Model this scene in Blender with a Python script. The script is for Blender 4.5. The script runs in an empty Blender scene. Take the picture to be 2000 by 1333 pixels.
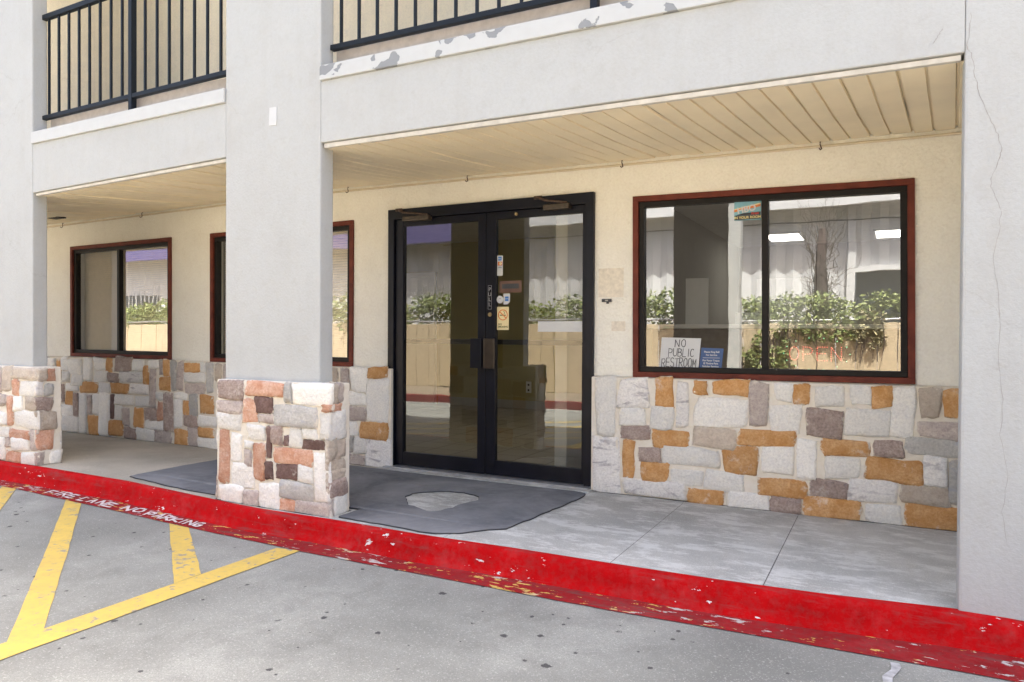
import bpy, bmesh, math, random
from mathutils import Vector, Matrix, noise
random.seed(11)
SC = bpy.context.scene
COL = SC.collection
rad = math.radians
# ---------------------------------------------------------------- camera
CAM_LOC = (0.0, -5.014, 1.1442); YAW, PITCH, ROLL = 0.4786, 0.0105, 0.0056
cam = bpy.data.cameras.new('camera'); cam.sensor_width = 36.0; cam.lens = 25.48; cam.clip_start = 0.05; cam.clip_end = 500
cam_o = bpy.data.objects.new('camera', cam); COL.objects.link(cam_o)
_cy, _sy, _cp, _sp, _cr, _sr = math.cos(YAW), math.sin(YAW), math.cos(PITCH), math.sin(PITCH), math.cos(ROLL), math.sin(ROLL)
_F = Vector((-_sy, _cy, 0)); _R = Vector((_cy, _sy, 0)); _U = Vector((0, 0, 1))
_F2 = _F*_cp - _U*_sp; _U2 = _U*_cp + _F*_sp
_R3 = _R*_cr + _U2*_sr; _U3 = _U2*_cr - _R*_sr
_m = Matrix((_R3, _U3, -_F2)).transposed().to_4x4(); _m.translation = Vector(CAM_LOC)
cam_o.matrix_world = _m
SC.camera = cam_o
# ---------------------------------------------------------------- sky, sun, exposure
SUN_EL, SUN_AZ = rad(66), rad(24)      # sun stands behind the motel; azimuth measured from +Y towards +X
w = bpy.data.worlds.new('World'); SC.world = w; w.use_nodes = True
nt = w.node_tree; nt.nodes.clear()
sky = nt.nodes.new('ShaderNodeTexSky'); sky.sky_type = 'NISHITA'; sky.sun_disc = False
sky.sun_elevation = SUN_EL; sky.sun_rotation = SUN_AZ
sky.air_density = 0.85; sky.dust_density = 7.0; sky.ozone_density = 0.0
bg = nt.nodes.new('ShaderNodeBackground'); bg.inputs['Strength'].default_value = 0.15
wo = nt.nodes.new('ShaderNodeOutputWorld')
nt.links.new(sky.outputs[0], bg.inputs[0]); nt.links.new(bg.outputs[0], wo.inputs[0])
sl = bpy.data.lights.new('sun', 'SUN'); sl.energy = 5.0; sl.angle = rad(0.5); sl.color = (1.0, 0.98, 0.89)
so = bpy.data.objects.new('sun', sl); COL.objects.link(so)
_sd = Vector((math.sin(SUN_AZ)*math.cos(SUN_EL), math.cos(SUN_AZ)*math.cos(SUN_EL), math.sin(SUN_EL)))
so.rotation_euler = _sd.to_track_quat('Z', 'Y').to_euler(); so.location = (0, 20, 30)
SC.view_settings.view_transform = 'Standard'; SC.view_settings.look = 'None'
SC.view_settings.gamma = 1.0; SC.view_settings.use_curve_mapping = False
SC.view_settings.exposure = 2.27
SC.render.engine = 'CYCLES'
SC.cycles.max_bounces = 6; SC.cycles.diffuse_bounces = 4; SC.cycles.glossy_bounces = 4; SC.cycles.transparent_max_bounces = 16
SC.render.resolution_x = 1024; SC.render.resolution_y = 682

# ---------------------------------------------------------------- helpers
def tag(o, label=None, cat=None, group=None, kind=None):
    if label: o['label'] = label
    if cat: o['category'] = cat
    if group: o['group'] = group
    if kind: o['kind'] = kind
    return o
def empty(name, loc=(0, 0, 0), parent=None):
    o = bpy.data.objects.new(name, None); COL.objects.link(o); o.location = loc; o.empty_display_size = .1
    if parent: o.parent = parent
    return o
class MB:
    def __init__(s): s.v = []; s.f = []
    def poly(s, pts, faces):
        b = len(s.v); s.v += [tuple(p) for p in pts]; s.f += [tuple(b+i for i in f) for f in faces]; return s
    def box(s, x0, x1, y0, y1, z0, z1):
        return s.hexa([(x0,y0,z0),(x1,y0,z0),(x1,y1,z0),(x0,y1,z0),(x0,y0,z1),(x1,y0,z1),(x1,y1,z1),(x0,y1,z1)])
    def hexa(s, p):
        return s.poly(p, [(3,2,1,0),(4,5,6,7),(0,1,5,4),(1,2,6,5),(2,3,7,6),(3,0,4,7)])
    def quad(s, a, b, c, d): return s.poly([a,b,c,d], [(0,1,2,3)])
    def tube(s, pts, r, n=8, caps=True):
        pts = [Vector(p) for p in pts]; rings = []
        for i, p in enumerate(pts):
            d = (pts[min(i+1, len(pts)-1)] - pts[max(i-1, 0)]).normalized()
            a = d.cross(Vector((0,0,1))) if abs(d.z) < .9 else d.cross(Vector((1,0,0)))
            a.normalize(); c = d.cross(a)
            rr = r[i] if isinstance(r, (list, tuple)) else r
            rings.append([p + (a*math.cos(2*math.pi*k/n) + c*math.sin(2*math.pi*k/n))*rr for k in range(n)])
        fs = []
        for i in range(len(pts)-1):
            for k in range(n):
                fs.append((i*n+k, i*n+(k+1) % n, (i+1)*n+(k+1) % n, (i+1)*n+k))
        if caps: fs += [tuple(range(n-1, -1, -1)), tuple((len(pts)-1)*n+k for k in range(n))]
        return s.poly([q for rg in rings for q in rg], fs)
    def disc(s, c, r, n=16, axis=1, h=.004):
        a = []
        for off in (0, h):
            for k in range(n):
                u, w_ = r*math.cos(2*math.pi*k/n), r*math.sin(2*math.pi*k/n)
                q = [c[0], c[1], c[2]]
                if axis == 1: q[0] += u; q[2] += w_; q[1] -= off
                else: q[0] += u; q[1] += w_; q[2] += off
                a.append(q)
        return s.poly(a, [tuple(range(n)), tuple(range(2*n-1, n-1, -1))] + [(k, (k+1) % n, n+(k+1) % n, n+k) for k in range(n)])
    def build(s, name, mat, parent=None, bevel=0, smooth=False, fix=True):
        me = bpy.data.meshes.new(name); me.from_pydata(s.v, [], s.f)
        if fix or bevel:
            bm = bmesh.new(); bm.from_mesh(me)
            if bevel:
                bmesh.ops.recalc_face_normals(bm, faces=bm.faces)
                bmesh.ops.bevel(bm, geom=bm.edges[:], offset=bevel, segments=2, profile=.6, affect='EDGES', clamp_overlap=True)
            bmesh.ops.recalc_face_normals(bm, faces=bm.faces); bm.to_mesh(me); bm.free()
        if smooth:
            for p in me.polygons: p.use_smooth = True
        me.materials.append(mat)
        o = bpy.data.objects.new(name, me); COL.objects.link(o)
        if parent: o.parent = parent
        return o
def P(name, parent, mat, *a, bevel=0):           # one box part
    return MB().box(*a).build(name, mat, parent, bevel)
def curve_mesh(name, loops, mat, parent=None, depth=.004, z=0, mtx=None):
    """flat shape with holes, given as closed 2-D loops, with a real thickness"""
    cu = bpy.data.curves.new(name, 'CURVE'); cu.dimensions = '2D'; cu.fill_mode = 'BOTH'; cu.extrude = depth/2
    for lp in loops:
        sp = cu.splines.new('POLY'); sp.points.add(len(lp)-1); sp.use_cyclic_u = True
        for q, p in zip(sp.points, lp): q.co = (p[0], p[1], 0, 1)
    return _from_curve(name, cu, mat, parent, mtx or Matrix.Translation((0, 0, z+depth/2)))
def _from_curve(name, cu, mat, parent, mtx):
    t = bpy.data.objects.new('tmp', cu); COL.objects.link(t)
    bpy.context.view_layer.update()
    me = bpy.data.meshes.new_from_object(t.evaluated_get(bpy.context.evaluated_depsgraph_get()))
    bpy.data.objects.remove(t); me.transform(mtx); me.materials.clear(); me.materials.append(mat); me.name = name
    o = bpy.data.objects.new(name, me); COL.objects.link(o)
    if parent: o.parent = parent
    return o
def text(name, s, size, mat, mtx, parent=None, align='CENTER', depth=.001, bold=0, space=1.0, line=1.0):
    cu = bpy.data.curves.new(name, 'FONT'); cu.body = s; cu.size = size; cu.align_x = align; cu.align_y = 'CENTER'
    cu.extrude = depth/2; cu.offset = bold; cu.space_character = space; cu.space_line = line; cu.resolution_u = 3
    return _from_curve(name, cu, mat, parent, mtx)
def face_mtx(x, y, z, rot=0, sx=1):               # local XY plane -> wall plane (x right, z up), facing -Y
    return Matrix.Translation((x, y, z)) @ Matrix.Rotation(rad(90), 4, 'X') @ Matrix.Rotation(rot, 4, 'Z') @ Matrix.Diagonal((sx, 1, 1, 1))
# stroke alphabet for hand lettering (unit box 1 x 1)
def _arc(cx, cy, rx, ry, a0, a1, n=10): return [(cx+rx*math.cos(rad(a0+(a1-a0)*i/n)), cy+ry*math.sin(rad(a0+(a1-a0)*i/n))) for i in range(n+1)]
GLYPH = {
 'A': [[(0,0),(.5,1),(1,0)],[(.2,.38),(.8,.38)]], 'B': [[(0,0),(0,1)], [(0,1)]+_arc(.35,.76,.5,.24,90,-90)+[(0,.52)], [(0,.52)]+_arc(.4,.26,.58,.26,90,-90)+[(0,0)]],
 'C': [_arc(.55,.5,.5,.5,50,310,14)], 'E': [[(1,1),(0,1),(0,0),(1,0)],[(0,.52),(.8,.52)]], 'F': [[(1,1),(0,1),(0,0)],[(0,.52),(.75,.52)]],
 'G': [_arc(.5,.5,.5,.5,50,320,14)+[(.92,.45),(.55,.45)]], 'I': [[(.5,0),(.5,1)]], 'K': [[(0,0),(0,1)],[(.95,1),(.05,.45),(1,0)]], 'L': [[(0,1),(0,0),(.85,0)]],
 'M': [[(0,0),(.08,1),(.5,.35),(.92,1),(1,0)]], 'N': [[(0,0),(0,1),(1,0),(1,1)]], 'O': [_arc(.5,.5,.48,.5,90,450,16)], 'P': [[(0,0),(0,1)], [(0,1)]+_arc(.35,.73,.6,.27,90,-90)+[(0,.46)]],
 'R': [[(0,0),(0,1)], [(0,1)]+_arc(.35,.75,.58,.25,90,-90)+[(0,.5)], [(.35,.5),(1,0)]], 'S': [_arc(.5,.75,.45,.25,30,250,9)+_arc(.5,.26,.48,.26,100,-150,9)],
 'T': [[(0,1),(1,1)],[(.5,1),(.5,0)]], 'U': [[(0,1),(0,.35)]+_arc(.5,.35,.5,.35,180,360)+[(1,.35),(1,1)]]}
def strokes(mb, s, x, y, cw, ch, gap, wd, z, fn, jit=.04, shear=0.0, r=random):
    """hand-drawn capitals as flat ribbons; fn maps local (u, v) to a point in the scene"""
    for c in s:
        if c == ' ': x += cw*.7; continue
        wd_c = cw*(.35 if c == 'I' else 1.0); oy = r.uniform(-jit, jit)*ch; sc = r.uniform(.94, 1.08)
        for st in GLYPH[c]:
            pts = [Vector((x+(px+r.uniform(-jit, jit))*wd_c + shear*py*ch, y+oy+(py+r.uniform(-jit, jit)*.6)*ch*sc)) for px, py in st]
            for a, b in zip(pts, pts[1:]):
                d = (b-a); l = d.length
                if l < 1e-6: continue
                d /= l; n = Vector((-d.y, d.x))*wd*.5*r.uniform(.8, 1.15); e = d*wd*.35
                q = [a-e-n, b+e-n, b+e+n, a-e+n]
                mb.poly([fn(p.x, p.y, z) for p in q], [(0,1,2,3)])
                z += .00002
        x += wd_c + gap
    return x
# ---------------------------------------------------------------- materials
def srgb(r, g, b):
    f = lambda c: (c/255/12.92 if c/255 <= .04045 else ((c/255+.055)/1.055)**2.4)
    return (f(r), f(g), f(b))
class NT:
    def __init__(s, name):
        s.m = bpy.data.materials.new(name); s.m.use_nodes = True; s.t = s.m.node_tree; s.t.nodes.clear()
        s.out = s.n('ShaderNodeOutputMaterial'); s.b = s.n('ShaderNodeBsdfPrincipled'); s.l(s.b.outputs[0], s.out.inputs['Surface'])
        s.tc = s.n('ShaderNodeTexCoord')
        g = s.n('ShaderNodeNewGeometry'); s.pos = g.outputs['Position']; s.geo = g
    def n(s, t, **k):
        o = s.t.nodes.new(t)
        for a, b in k.items(): setattr(o, a, b)
        return o
    def l(s, a, b): s.t.links.new(a, b)
    def noise(s, scale, detail=4, rough=.55, vec=None, out=0, stretch=None, dist=0):
        o = s.n('ShaderNodeTexNoise'); o.inputs['Scale'].default_value = scale; o.inputs['Detail'].default_value = detail; o.inputs['Roughness'].default_value = rough
        o.inputs['Distortion'].default_value = dist
        v = vec if vec is not None else s.pos
        if stretch:
            m = s.n('ShaderNodeMapping'); m.inputs['Scale'].default_value = stretch; s.l(v, m.inputs[0]); v = m.outputs[0]
        s.l(v, o.inputs['Vector']); return o.outputs[out]
    def ramp(s, fac, stops, interp='LINEAR'):
        o = s.n('ShaderNodeValToRGB'); o.color_ramp.interpolation = interp; e = o.color_ramp.elements
        while len(e) < len(stops): e.new(.5)
        for q, (p, c) in zip(e, stops):
            q.position = p; q.color = (*c, 1) if isinstance(c, tuple) else (c, c, c, 1)
        s.l(fac, o.inputs[0]); return o.outputs[0]
    def mix(s, fac, a, b, mode='MIX'):
        o = s.n('ShaderNodeMix', data_type='RGBA', blend_type=mode)
        for i, v in ((0, fac), (6, a), (7, b)):
            if hasattr(v, 'is_linked'): s.l(v, o.inputs[i])
            elif i == 0: o.inputs[0].default_value = v
            else: o.inputs[i].default_value = (*v, 1) if isinstance(v, tuple) else (v, v, v, 1)
        return o.outputs[2]
    def math(s, op, a, b=0, clamp=False):
        o = s.n('ShaderNodeMath', operation=op); o.use_clamp = clamp
        for i, v in ((0, a), (1, b)):
            if hasattr(v, 'is_linked'): s.l(v, o.inputs[i])
            else: o.inputs[i].default_value = v
        return o.outputs[0]
    def bump(s, h, strength=.3, dist=.01, prev=None):
        o = s.n('ShaderNodeBump'); o.inputs['Strength'].default_value = strength; o.inputs['Distance'].default_value = dist
        s.l(h, o.inputs['Height'])
        if prev is not None: s.l(prev, o.inputs['Normal'])
        s.l(o.outputs[0], s.b.inputs['Normal']); return o.outputs[0]
    def col(s, c):
        if hasattr(c, 'is_linked'): s.l(c, s.b.inputs['Base Color'])
        else: s.b.inputs['Base Color'].default_value = (*c, 1)
    def set(s, rough=.8, metal=0, spec=None):
        s.b.inputs['Roughness'].default_value = rough; s.b.inputs['Metallic'].default_value = metal
        if spec is not None: s.b.inputs['Specular IOR Level'].default_value = spec
        return s.m
def plain(name, c, rough=.6, metal=0, var=.12, scale=18, bump=.05, spec=None):
    k = NT(name); f = k.noise(scale, 5)
    k.col(k.mix(k.ramp(f, [(.3, 0.0), (.7, 1.0)]), tuple(x*(1-var) for x in c), tuple(min(1, x*(1+var)) for x in c)))
    if bump: k.bump(k.noise(scale*6, 3), bump, .004)
    return k.set(rough, metal, spec)
def stucco(name, c, dirt=(.36,.335,.30), dirt_amt=.22, rain=.20, bstr=.55, fine=70, crack=0):
    k = NT(name)
    big = k.ramp(k.noise(.9, 4, .62), [(.35, 0.0), (.75, 1.0)])
    mid = k.ramp(k.noise(5, 4, .65), [(.45, 0.0), (.8, 1.0)])
    st = k.ramp(k.noise(1.0, 5, .6, stretch=(9, 9, .7)), [(.5, 0.0), (.85, 1.0)])
    base = k.mix(k.math('MULTIPLY', big, .5), c, tuple(x*.93 for x in c))
    base = k.mix(k.math('MULTIPLY', mid, dirt_amt), base, dirt)
    base = k.mix(k.math('MULTIPLY', st, rain), base, dirt)
    if crack:
        vo = k.n('ShaderNodeTexVoronoi', feature='DISTANCE_TO_EDGE'); vo.inputs['Scale'].default_value = .75
        dn = k.n('ShaderNodeVectorMath', operation='ADD'); nz = k.noise(3, 5, .6, out=1)
        sc = k.n('ShaderNodeVectorMath', operation='SCALE'); sc.inputs[3].default_value = .35; k.l(nz, sc.inputs[0]); k.l(k.pos, dn.inputs[0]); k.l(sc.outputs[0], dn.inputs[1]); k.l(dn.outputs[0], vo.inputs['Vector'])
        cl = k.math('MULTIPLY', k.ramp(vo.outputs['Distance'], [(0.0, 1.0), (.0028, .0)]), k.ramp(k.noise(1.1, 2), [(.5, 0.0), (.62, crack)]))
        base = k.mix(cl, base, (.3, .28, .26))
    n1 = k.noise(fine, 3, .6)
    base = k.mix(k.ramp(n1, [(.38, .12), (.58, 0.0)]), base, dirt)  # pits darkened in the colour to stand for the grain's micro-shadows
    base = k.mix(k.ramp(k.noise(13, 4, .75), [(.56, 0.0), (.74, .22)]), base, dirt)
    k.col(base); vo2 = k.n('ShaderNodeTexVoronoi'); vo2.inputs['Scale'].default_value = fine*.7; k.l(k.pos, vo2.inputs['Vector'])
    h = k.math('ADD', n1, k.math('MULTIPLY', vo2.outputs['Distance'], .6)) if fine < 65 else n1
    k.bump(h, bstr, .006)
    return k.set(.92, 0, .25)
M = {}
M['stucco_white'] = stucco('white_stucco', (.475,.487,.478), bstr=.38, crack=.3)
M['stucco_cream'] = stucco('cream_stucco', (.86,.84,.755), dirt=(.52,.46,.37), dirt_amt=.16, rain=.08, bstr=.9, fine=60)
M['stucco_upper'] = stucco('upper_stucco', (.92,.82,.62), dirt_amt=.1)
M['trim_white'] = None
def trim_white(name='chipped_white_trim_paint', thr=.625):
    k = NT(name); f = k.noise(4.5, 3, .5, dist=.4); g = k.noise(28, 3)
    s = k.math('ADD', f, k.math('MULTIPLY', g, .10))
    chip = k.ramp(s, [(thr, 0.0), (thr+.005, 1.0)])
    base = k.mix(k.ramp(k.noise(14, 5), [(.4, 0.0), (.8, .22)]), (.52,.53,.515), (.40,.38,.35))
    k.col(k.mix(chip, base, (.25,.26,.265))); k.bump(k.math('SUBTRACT', 1.0, chip), .5, .003)
    return k.set(.6)
M['trim_white'] = trim_white(); M['trim_clean'] = trim_white('white_trim_paint', .80)
M['strip_white'] = plain('white_strip', (.58,.555,.50), .6)
M['soffit'] = plain('tan_soffit_vinyl', (.92,.80,.57), .5, var=.05, scale=3, bump=.03)
M['beam_inner'] = plain('blue_grey_paint', (.16,.15,.30), .7)
M['mortar'] = None
def mortar():
    k = NT('cream_mortar'); k.col(k.mix(k.ramp(k.noise(9, 6, .7), [(.35, 0.0), (.7, 1.0)]), (.76,.69,.56), (.84,.79,.70)))
    k.bump(k.noise(40, 4, .75), .8, .012); return k.set(.95, 0, .2)
M['mortar'] = mortar()
def stone(name, c1, c2, streak=None, smear=.8, dark=None):
    k = NT(name); ob = k.n('ShaderNodeObjectInfo'); rnd = ob.outputs['Random']
    off = k.n('ShaderNodeVectorMath', operation='ADD'); cv = k.n('ShaderNodeCombineXYZ')
    k.l(k.math('MULTIPLY', rnd, 37.0), cv.inputs[0]); k.l(k.math('MULTIPLY', rnd, 91.0), cv.inputs[2]); k.l(k.pos, off.inputs[0]); k.l(cv.outputs[0], off.inputs[1]); v = off.outputs[0]
    f = k.ramp(k.noise(11, 5, .7, v), [(.36, 0.0), (.66, 1.0)])
    base = k.mix(f, c1, c2)
    fine = k.ramp(k.noise(70, 3, .7, v), [(.40, 0.0), (.72, 1.0)])
    base = k.mix(k.math('MULTIPLY', fine, .55), base, dark or tuple(x*.55 for x in c1))
    base = k.mix(k.ramp(k.noise(7, 5, .75, v), [(.58, 0.0), (.70, smear*.55)]), base, (.80,.76,.68))
    pit = k.ramp(k.noise(26, 4, .75, v), [(.60, 0.0), (.72, .5)])
    base = k.mix(pit, base, dark or tuple(x*.5 for x in c1))
    if streak:
        sn = k.noise(4.5, 5, .6, v, stretch=(1, 1, 3.2), dist=.8)
        base = k.mix(k.ramp(sn, [(.56, 0.0), (.66, .85)]), base, streak)
    hs = k.n('ShaderNodeHueSaturation'); k.l(base, hs.inputs['Color']); k.l(k.math('ADD', k.math('MULTIPLY', rnd, .26), .90), hs.inputs['Value'])
    base = hs.outputs[0]
    # mortar smeared over the rim of the stone
    sx = k.n('ShaderNodeSeparateXYZ'); k.l(k.tc.outputs['Generated'], sx.inputs[0])
    ax = k.math('ABSOLUTE', k.math('SUBTRACT', sx.outputs[0], .5)); ay = k.math('ABSOLUTE', k.math('SUBTRACT', sx.outputs[1], .5))
    e = k.math('ADD', k.math('MAXIMUM', ax, ay), k.math('MULTIPLY', k.math('SUBTRACT', k.noise(22, 4, .7, v), .5), .36))
    base = k.mix(k.math('MULTIPLY', k.ramp(e, [(.455, 0.0), (.50, 1.0)]), smear), base, (.80,.74,.63))
    k.col(base)
    k.bump(k.noise(30, 5, .74, v), 1.0, .016)
    return k.set(.88, 0, .25)
ST = {'W': stone('white_limestone', (.86,.84,.785), (.91,.88,.80), smear=.5, dark=(.58,.56,.53)),
      'S': stone('streaked_limestone', (.84,.81,.77), (.88,.855,.80), streak=(.40,.37,.38), smear=.6, dark=(.5,.48,.46)),
      'O': stone('orange_sandstone', (.56,.29,.10), (.70,.44,.22), smear=.95, dark=(.42,.17,.05)),
      'P': stone('mauve_sandstone', (.37,.285,.245), (.52,.425,.37), smear=.8, dark=(.13,.085,.08)),
      'L': stone('pale_mauve_stone', (.50,.425,.38), (.64,.57,.50), streak=(.35,.28,.25), smear=.7, dark=(.28,.2,.2)),
      'G': stone('grey_stone', (.47,.45,.41), (.58,.56,.52), streak=(.42,.42,.45), smear=.7, dark=(.3,.29,.28)),
      'T': stone('terracotta_stone', (.58,.30,.19), (.72,.50,.38), smear=.9, dark=(.42,.17,.1)),
      'D': stone('dark_brown_stone', (.165,.10,.085), (.25,.165,.145), smear=.9, dark=(.07,.04,.035)),
      'B': stone('beige_stone', (.55,.46,.37), (.62,.55,.46), streak=(.45,.38,.32), smear=.6, dark=(.36,.29,.23))}
M['casing'] = plain('red_brown_casing_paint', (.135,.030,.018), .6, var=.3, scale=10, bump=.2, spec=.25)
M['frame'] = plain('dark_bronze_frame', (.014,.012,.011), .5, var=.2, spec=.2)
M['door_black'] = plain('black_door_paint', (.006,.007,.013), .4, var=.3, scale=7, bump=.12, spec=.22)
M['closer'] = plain('worn_bronze_closer', (.07,.055,.042), .45, .4, var=.35, scale=25)
M['handle'] = plain('bronze_pull', (.10,.085,.075), .28, .9, var=.1)
M['brass'] = plain('brass', (.5,.38,.2), .3, .9)
M['alu'] = plain('aluminium_sill', (.42,.42,.43), .45, .6, var=.2)
M['rail_paint'] = plain('blue_black_rail_paint', (.012,.016,.022), .5, var=.15, spec=.2)
def glass(name, a, b, tint):
    k = NT(name); k.t.nodes.remove(k.b)
    lw = k.n('ShaderNodeLayerWeight'); lw.inputs[0].default_value = .5
    fac = k.math('ADD', k.math('MULTIPLY', k.math('POWER', lw.outputs['Facing'], 3.0), b), a, True)
    tr = k.n('ShaderNodeBsdfTransparent'); tr.inputs[0].default_value = (*tint, 1)
    gl = k.n('ShaderNodeBsdfGlossy'); gl.inputs['Roughness'].default_value = 0.0; gl.inputs['Color'].default_value = (1, 1, 1, 1)
    bp = k.n('ShaderNodeBump'); bp.inputs['Strength'].default_value = .035; bp.inputs['Distance'].default_value = .02
    k.l(k.noise(1.7, 2), bp.inputs['Height']); k.l(bp.outputs[0], gl.inputs['Normal'])
    mx = k.n('ShaderNodeMixShader'); k.l(fac, mx.inputs[0]); k.l(tr.outputs[0], mx.inputs[1]); k.l(gl.outputs[0], mx.inputs[2]); k.l(mx.outputs[0], k.out.inputs['Surface'])
    return k.m
M['glass'] = glass('window_glass', .20, .9, (.94,.94,.92))
M['door_glass'] = glass('tinted_door_glass', .10, .8, (.78,.78,.72))
M['blind'] = plain('beige_blind', (.80,.70,.54), .6, var=.05)
M['olive'] = plain('olive_wall_paint', (.34,.285,.10), .8, var=.06, scale=3)
M['int_grey'] = plain('interior_greige_paint', (.36,.345,.31), .8, var=.04, scale=3)
M['int_white'] = plain('interior_white_paint', (.70,.69,.66), .6, var=.04)
M['ceiling'] = plain('ceiling_tile', (.66,.65,.62), .9, var=.06, scale=9)
def tile():
    k = NT('beige_floor_tile'); br = k.n('ShaderNodeTexBrick'); br.offset = 0; br.inputs['Scale'].default_value = 1; br.inputs['Brick Width'].default_value = .33; br.inputs['Row Height'].default_value = .33; br.inputs['Mortar Size'].default_value = .006
    br.inputs['Color1'].default_value = (.34,.29,.23,1); br.inputs['Color2'].default_value = (.38,.33,.26,1); br.inputs['Mortar'].default_value = (.2,.18,.15,1); k.l(k.pos, br.inputs[0]); k.col(br.outputs[0]); return k.set(.25)
M['tile'] = tile()
M['wood'] = plain('counter_wood', (.16,.12,.09), .5, var=.2)
def emit(name, c, s):
    k = NT(name); k.t.nodes.remove(k.b); e = k.n('ShaderNodeEmission'); e.inputs[0].default_value = (*c, 1); e.inputs[1].default_value = s; k.l(e.outputs[0], k.out.inputs['Surface']); return k.m
M['lamp'] = emit('fluorescent_panel', (1,.97,.9), 1.7)
M['led_red'] = emit('red_led', (1,.10,.08), .34); M['led_green'] = emit('green_led', (.25,1,.55), .35)
# concrete road, walkway and painted kerb
def concrete(name, c, spots=True, stain=.35, pale=None, paint=None):
    k = NT(name)
    big = k.ramp(k.noise(.55, 4, .6), [(.36, 0.0), (.60, 1.0)])
    base = k.mix(big, tuple(x*.60 for x in c), tuple(x*1.14 for x in c))
    mid = k.ramp(k.noise(3.2, 5, .68, dist=.3), [(.42, 0.0), (.66, 1.0)])
    base = k.mix(k.math('MULTIPLY', mid, stain), base, tuple(x*.66 for x in c))
    agg = k.ramp(k.noise(190, 2, .7), [(.36, 0.0), (.66, 1.0)])
    base = k.mix(k.math('MULTIPLY', agg, .55), base, tuple(x*.50 for x in c))
    agg2 = k.ramp(k.noise(120, 2, .7), [(.58, 0.0), (.70, 1.0)])
    base = k.mix(k.math('MULTIPLY', agg2, .5), base, tuple(min(.85, x*1.7) for x in c))
    if pale:
        pf = k.ramp(k.noise(5.0, 7, .8, stretch=(.6, 1.3, 1)), [(.49, 0.0), (.57, 1.0)])
        base = k.mix(k.math('MULTIPLY', pf, .4), base, pale)
    if spots:
        for sc, r0, thr, amt in ((2.6, .085, .30, .93), (6.5, .13, .52, .85), (13.0, .15, .66, .8)):
            vo = k.n('ShaderNodeTexVoronoi'); vo.inputs['Scale'].default_value = sc; vo.inputs['Randomness'].default_value = 1
            dn = k.n('ShaderNodeVectorMath', operation='ADD'); s_ = k.n('ShaderNodeVectorMath', operation='SCALE'); s_.inputs[3].default_value = .035/sc*6
            k.l(k.noise(sc*9, 3, .6, out=1), s_.inputs[0]); k.l(k.pos, dn.inputs[0]); k.l(s_.outputs[0], dn.inputs[1]); k.l(dn.outputs[0], vo.inputs['Vector'])
            sp = k.n('ShaderNodeSeparateColor'); k.l(vo.outputs['Color'], sp.inputs[0])
            d = k.math('DIVIDE', vo.outputs['Distance'], k.math('ADD', k.math('MULTIPLY', sp.outputs[1], r0*.8), r0*.35))
            m_ = k.math('MULTIPLY', k.ramp(d, [(.75, 1.0), (1.0, 0.0)]), k.math('GREATER_THAN', sp.outputs[0], thr))
            base = k.mix(k.math('MULTIPLY', m_, amt), base, (.035,.034,.038))
    k.col(base)
    k.bump(k.noise(150, 2, .7), .35, .004)
    return k.set(.9, 0, .3)
M['road'] = concrete('grey_concrete_road', (.345,.347,.315), stain=.8)
M['walk'] = concrete('walkway_concrete', (.55,.54,.50), spots=False, stain=.65, pale=(.84,.84,.80))
M['walk_left'] = concrete('bare_walkway_concrete', (.54,.49,.40), spots=False, stain=.25)
def red(name, c, chip, chips, dirt):
    k = NT(name)
    base = k.mix(k.ramp(k.noise(5, 5, .7), [(.35, 0.0), (.75, 1.0)]), c, tuple(x*.68 for x in c))
    base = k.mix(k.ramp(k.noise(3.1, 6, .75), [(.52, 0.0), (.70, .32)]), base, (.50,.10,.10))
    base = k.mix(k.math('MULTIPLY', k.ramp(k.noise(24, 5, .75), [(.45, 0.0), (.75, 1.0)]), dirt), base, (.17,.055,.05))
    base = k.mix(k.ramp(k.noise(9, 5, .7, stretch=(.22, 2.2, 2.2)), [(.55, 0.0), (.72, dirt*1.3)]), base, (.15,.075,.07))
    a = k.noise(26, 4, .65, stretch=(.5, 1.3, 1.3)); reg = k.ramp(k.noise(1.6, 3), [(.40, 0.0), (.62, .095)])
    m_ = k.ramp(k.math('ADD', a, reg), [(chip, 0.0), (chip+.012, 1.0)])
    k.col(k.mix(m_, base, k.mix(k.ramp(k.noise(3.7, 2), [(.47, 0.0), (.53, 1.0)]), chips[0], chips[1])))
    k.bump(k.math('SUBTRACT', k.noise(50, 5), m_), .4, .004); return k.set(.75, 0, .05)
M['red_kerb'] = red('red_kerb_paint', (.50,.004,.006), .735, ((.70,.66,.64), (.74,.70,.66)), .42)
M['red_gutter'] = red('red_gutter_paint', (.33,.020,.024), .645, ((.50,.47,.44), (.62,.42,.12)), .8)
def yellow():
    k = NT('yellow_road_paint')
    base = k.mix(k.ramp(k.noise(6, 6, .7), [(.35, 0.0), (.75, 1.0)]), (.66,.47,.10), (.55,.39,.10))
    base = k.mix(k.ramp(k.noise(30, 6, .75), [(.50, 0.0), (.74, .5)]), base, (.30,.25,.15))
    wear = k.ramp(k.math('ADD', k.noise(17, 6, .7), k.ramp(k.noise(2.5, 2), [(.45, 0.0), (.7, .1)])), [(.61, 0.0), (.66, .85)])
    k.col(k.mix(wear, base, (.24,.235,.23))); k.bump(k.noise(120, 4), .3, .004); return k.set(.75)
M['yellow'] = yellow()
M['white_paint'] = plain('white_road_paint', (.66,.58,.57), .7, var=.25, scale=40)
M['caulk'] = plain('pale_crack_filler', (.44,.44,.44), .8, var=.3, scale=35)
def rubber():
    k = NT('grey_blue_mat')
    base = k.mix(k.ramp(k.noise(1.6, 6, .65, dist=.5), [(.35, 0.0), (.7, 1.0)]), (.115,.12,.132), (.265,.265,.27))
    base = k.mix(k.ramp(k.noise(14, 5, .7), [(.5, 0.0), (.85, .6)]), base, (.28,.28,.29))
    k.col(base); k.bump(k.noise(130, 4, .7), .5, .004); return k.set(.95, 0, .2)
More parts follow.
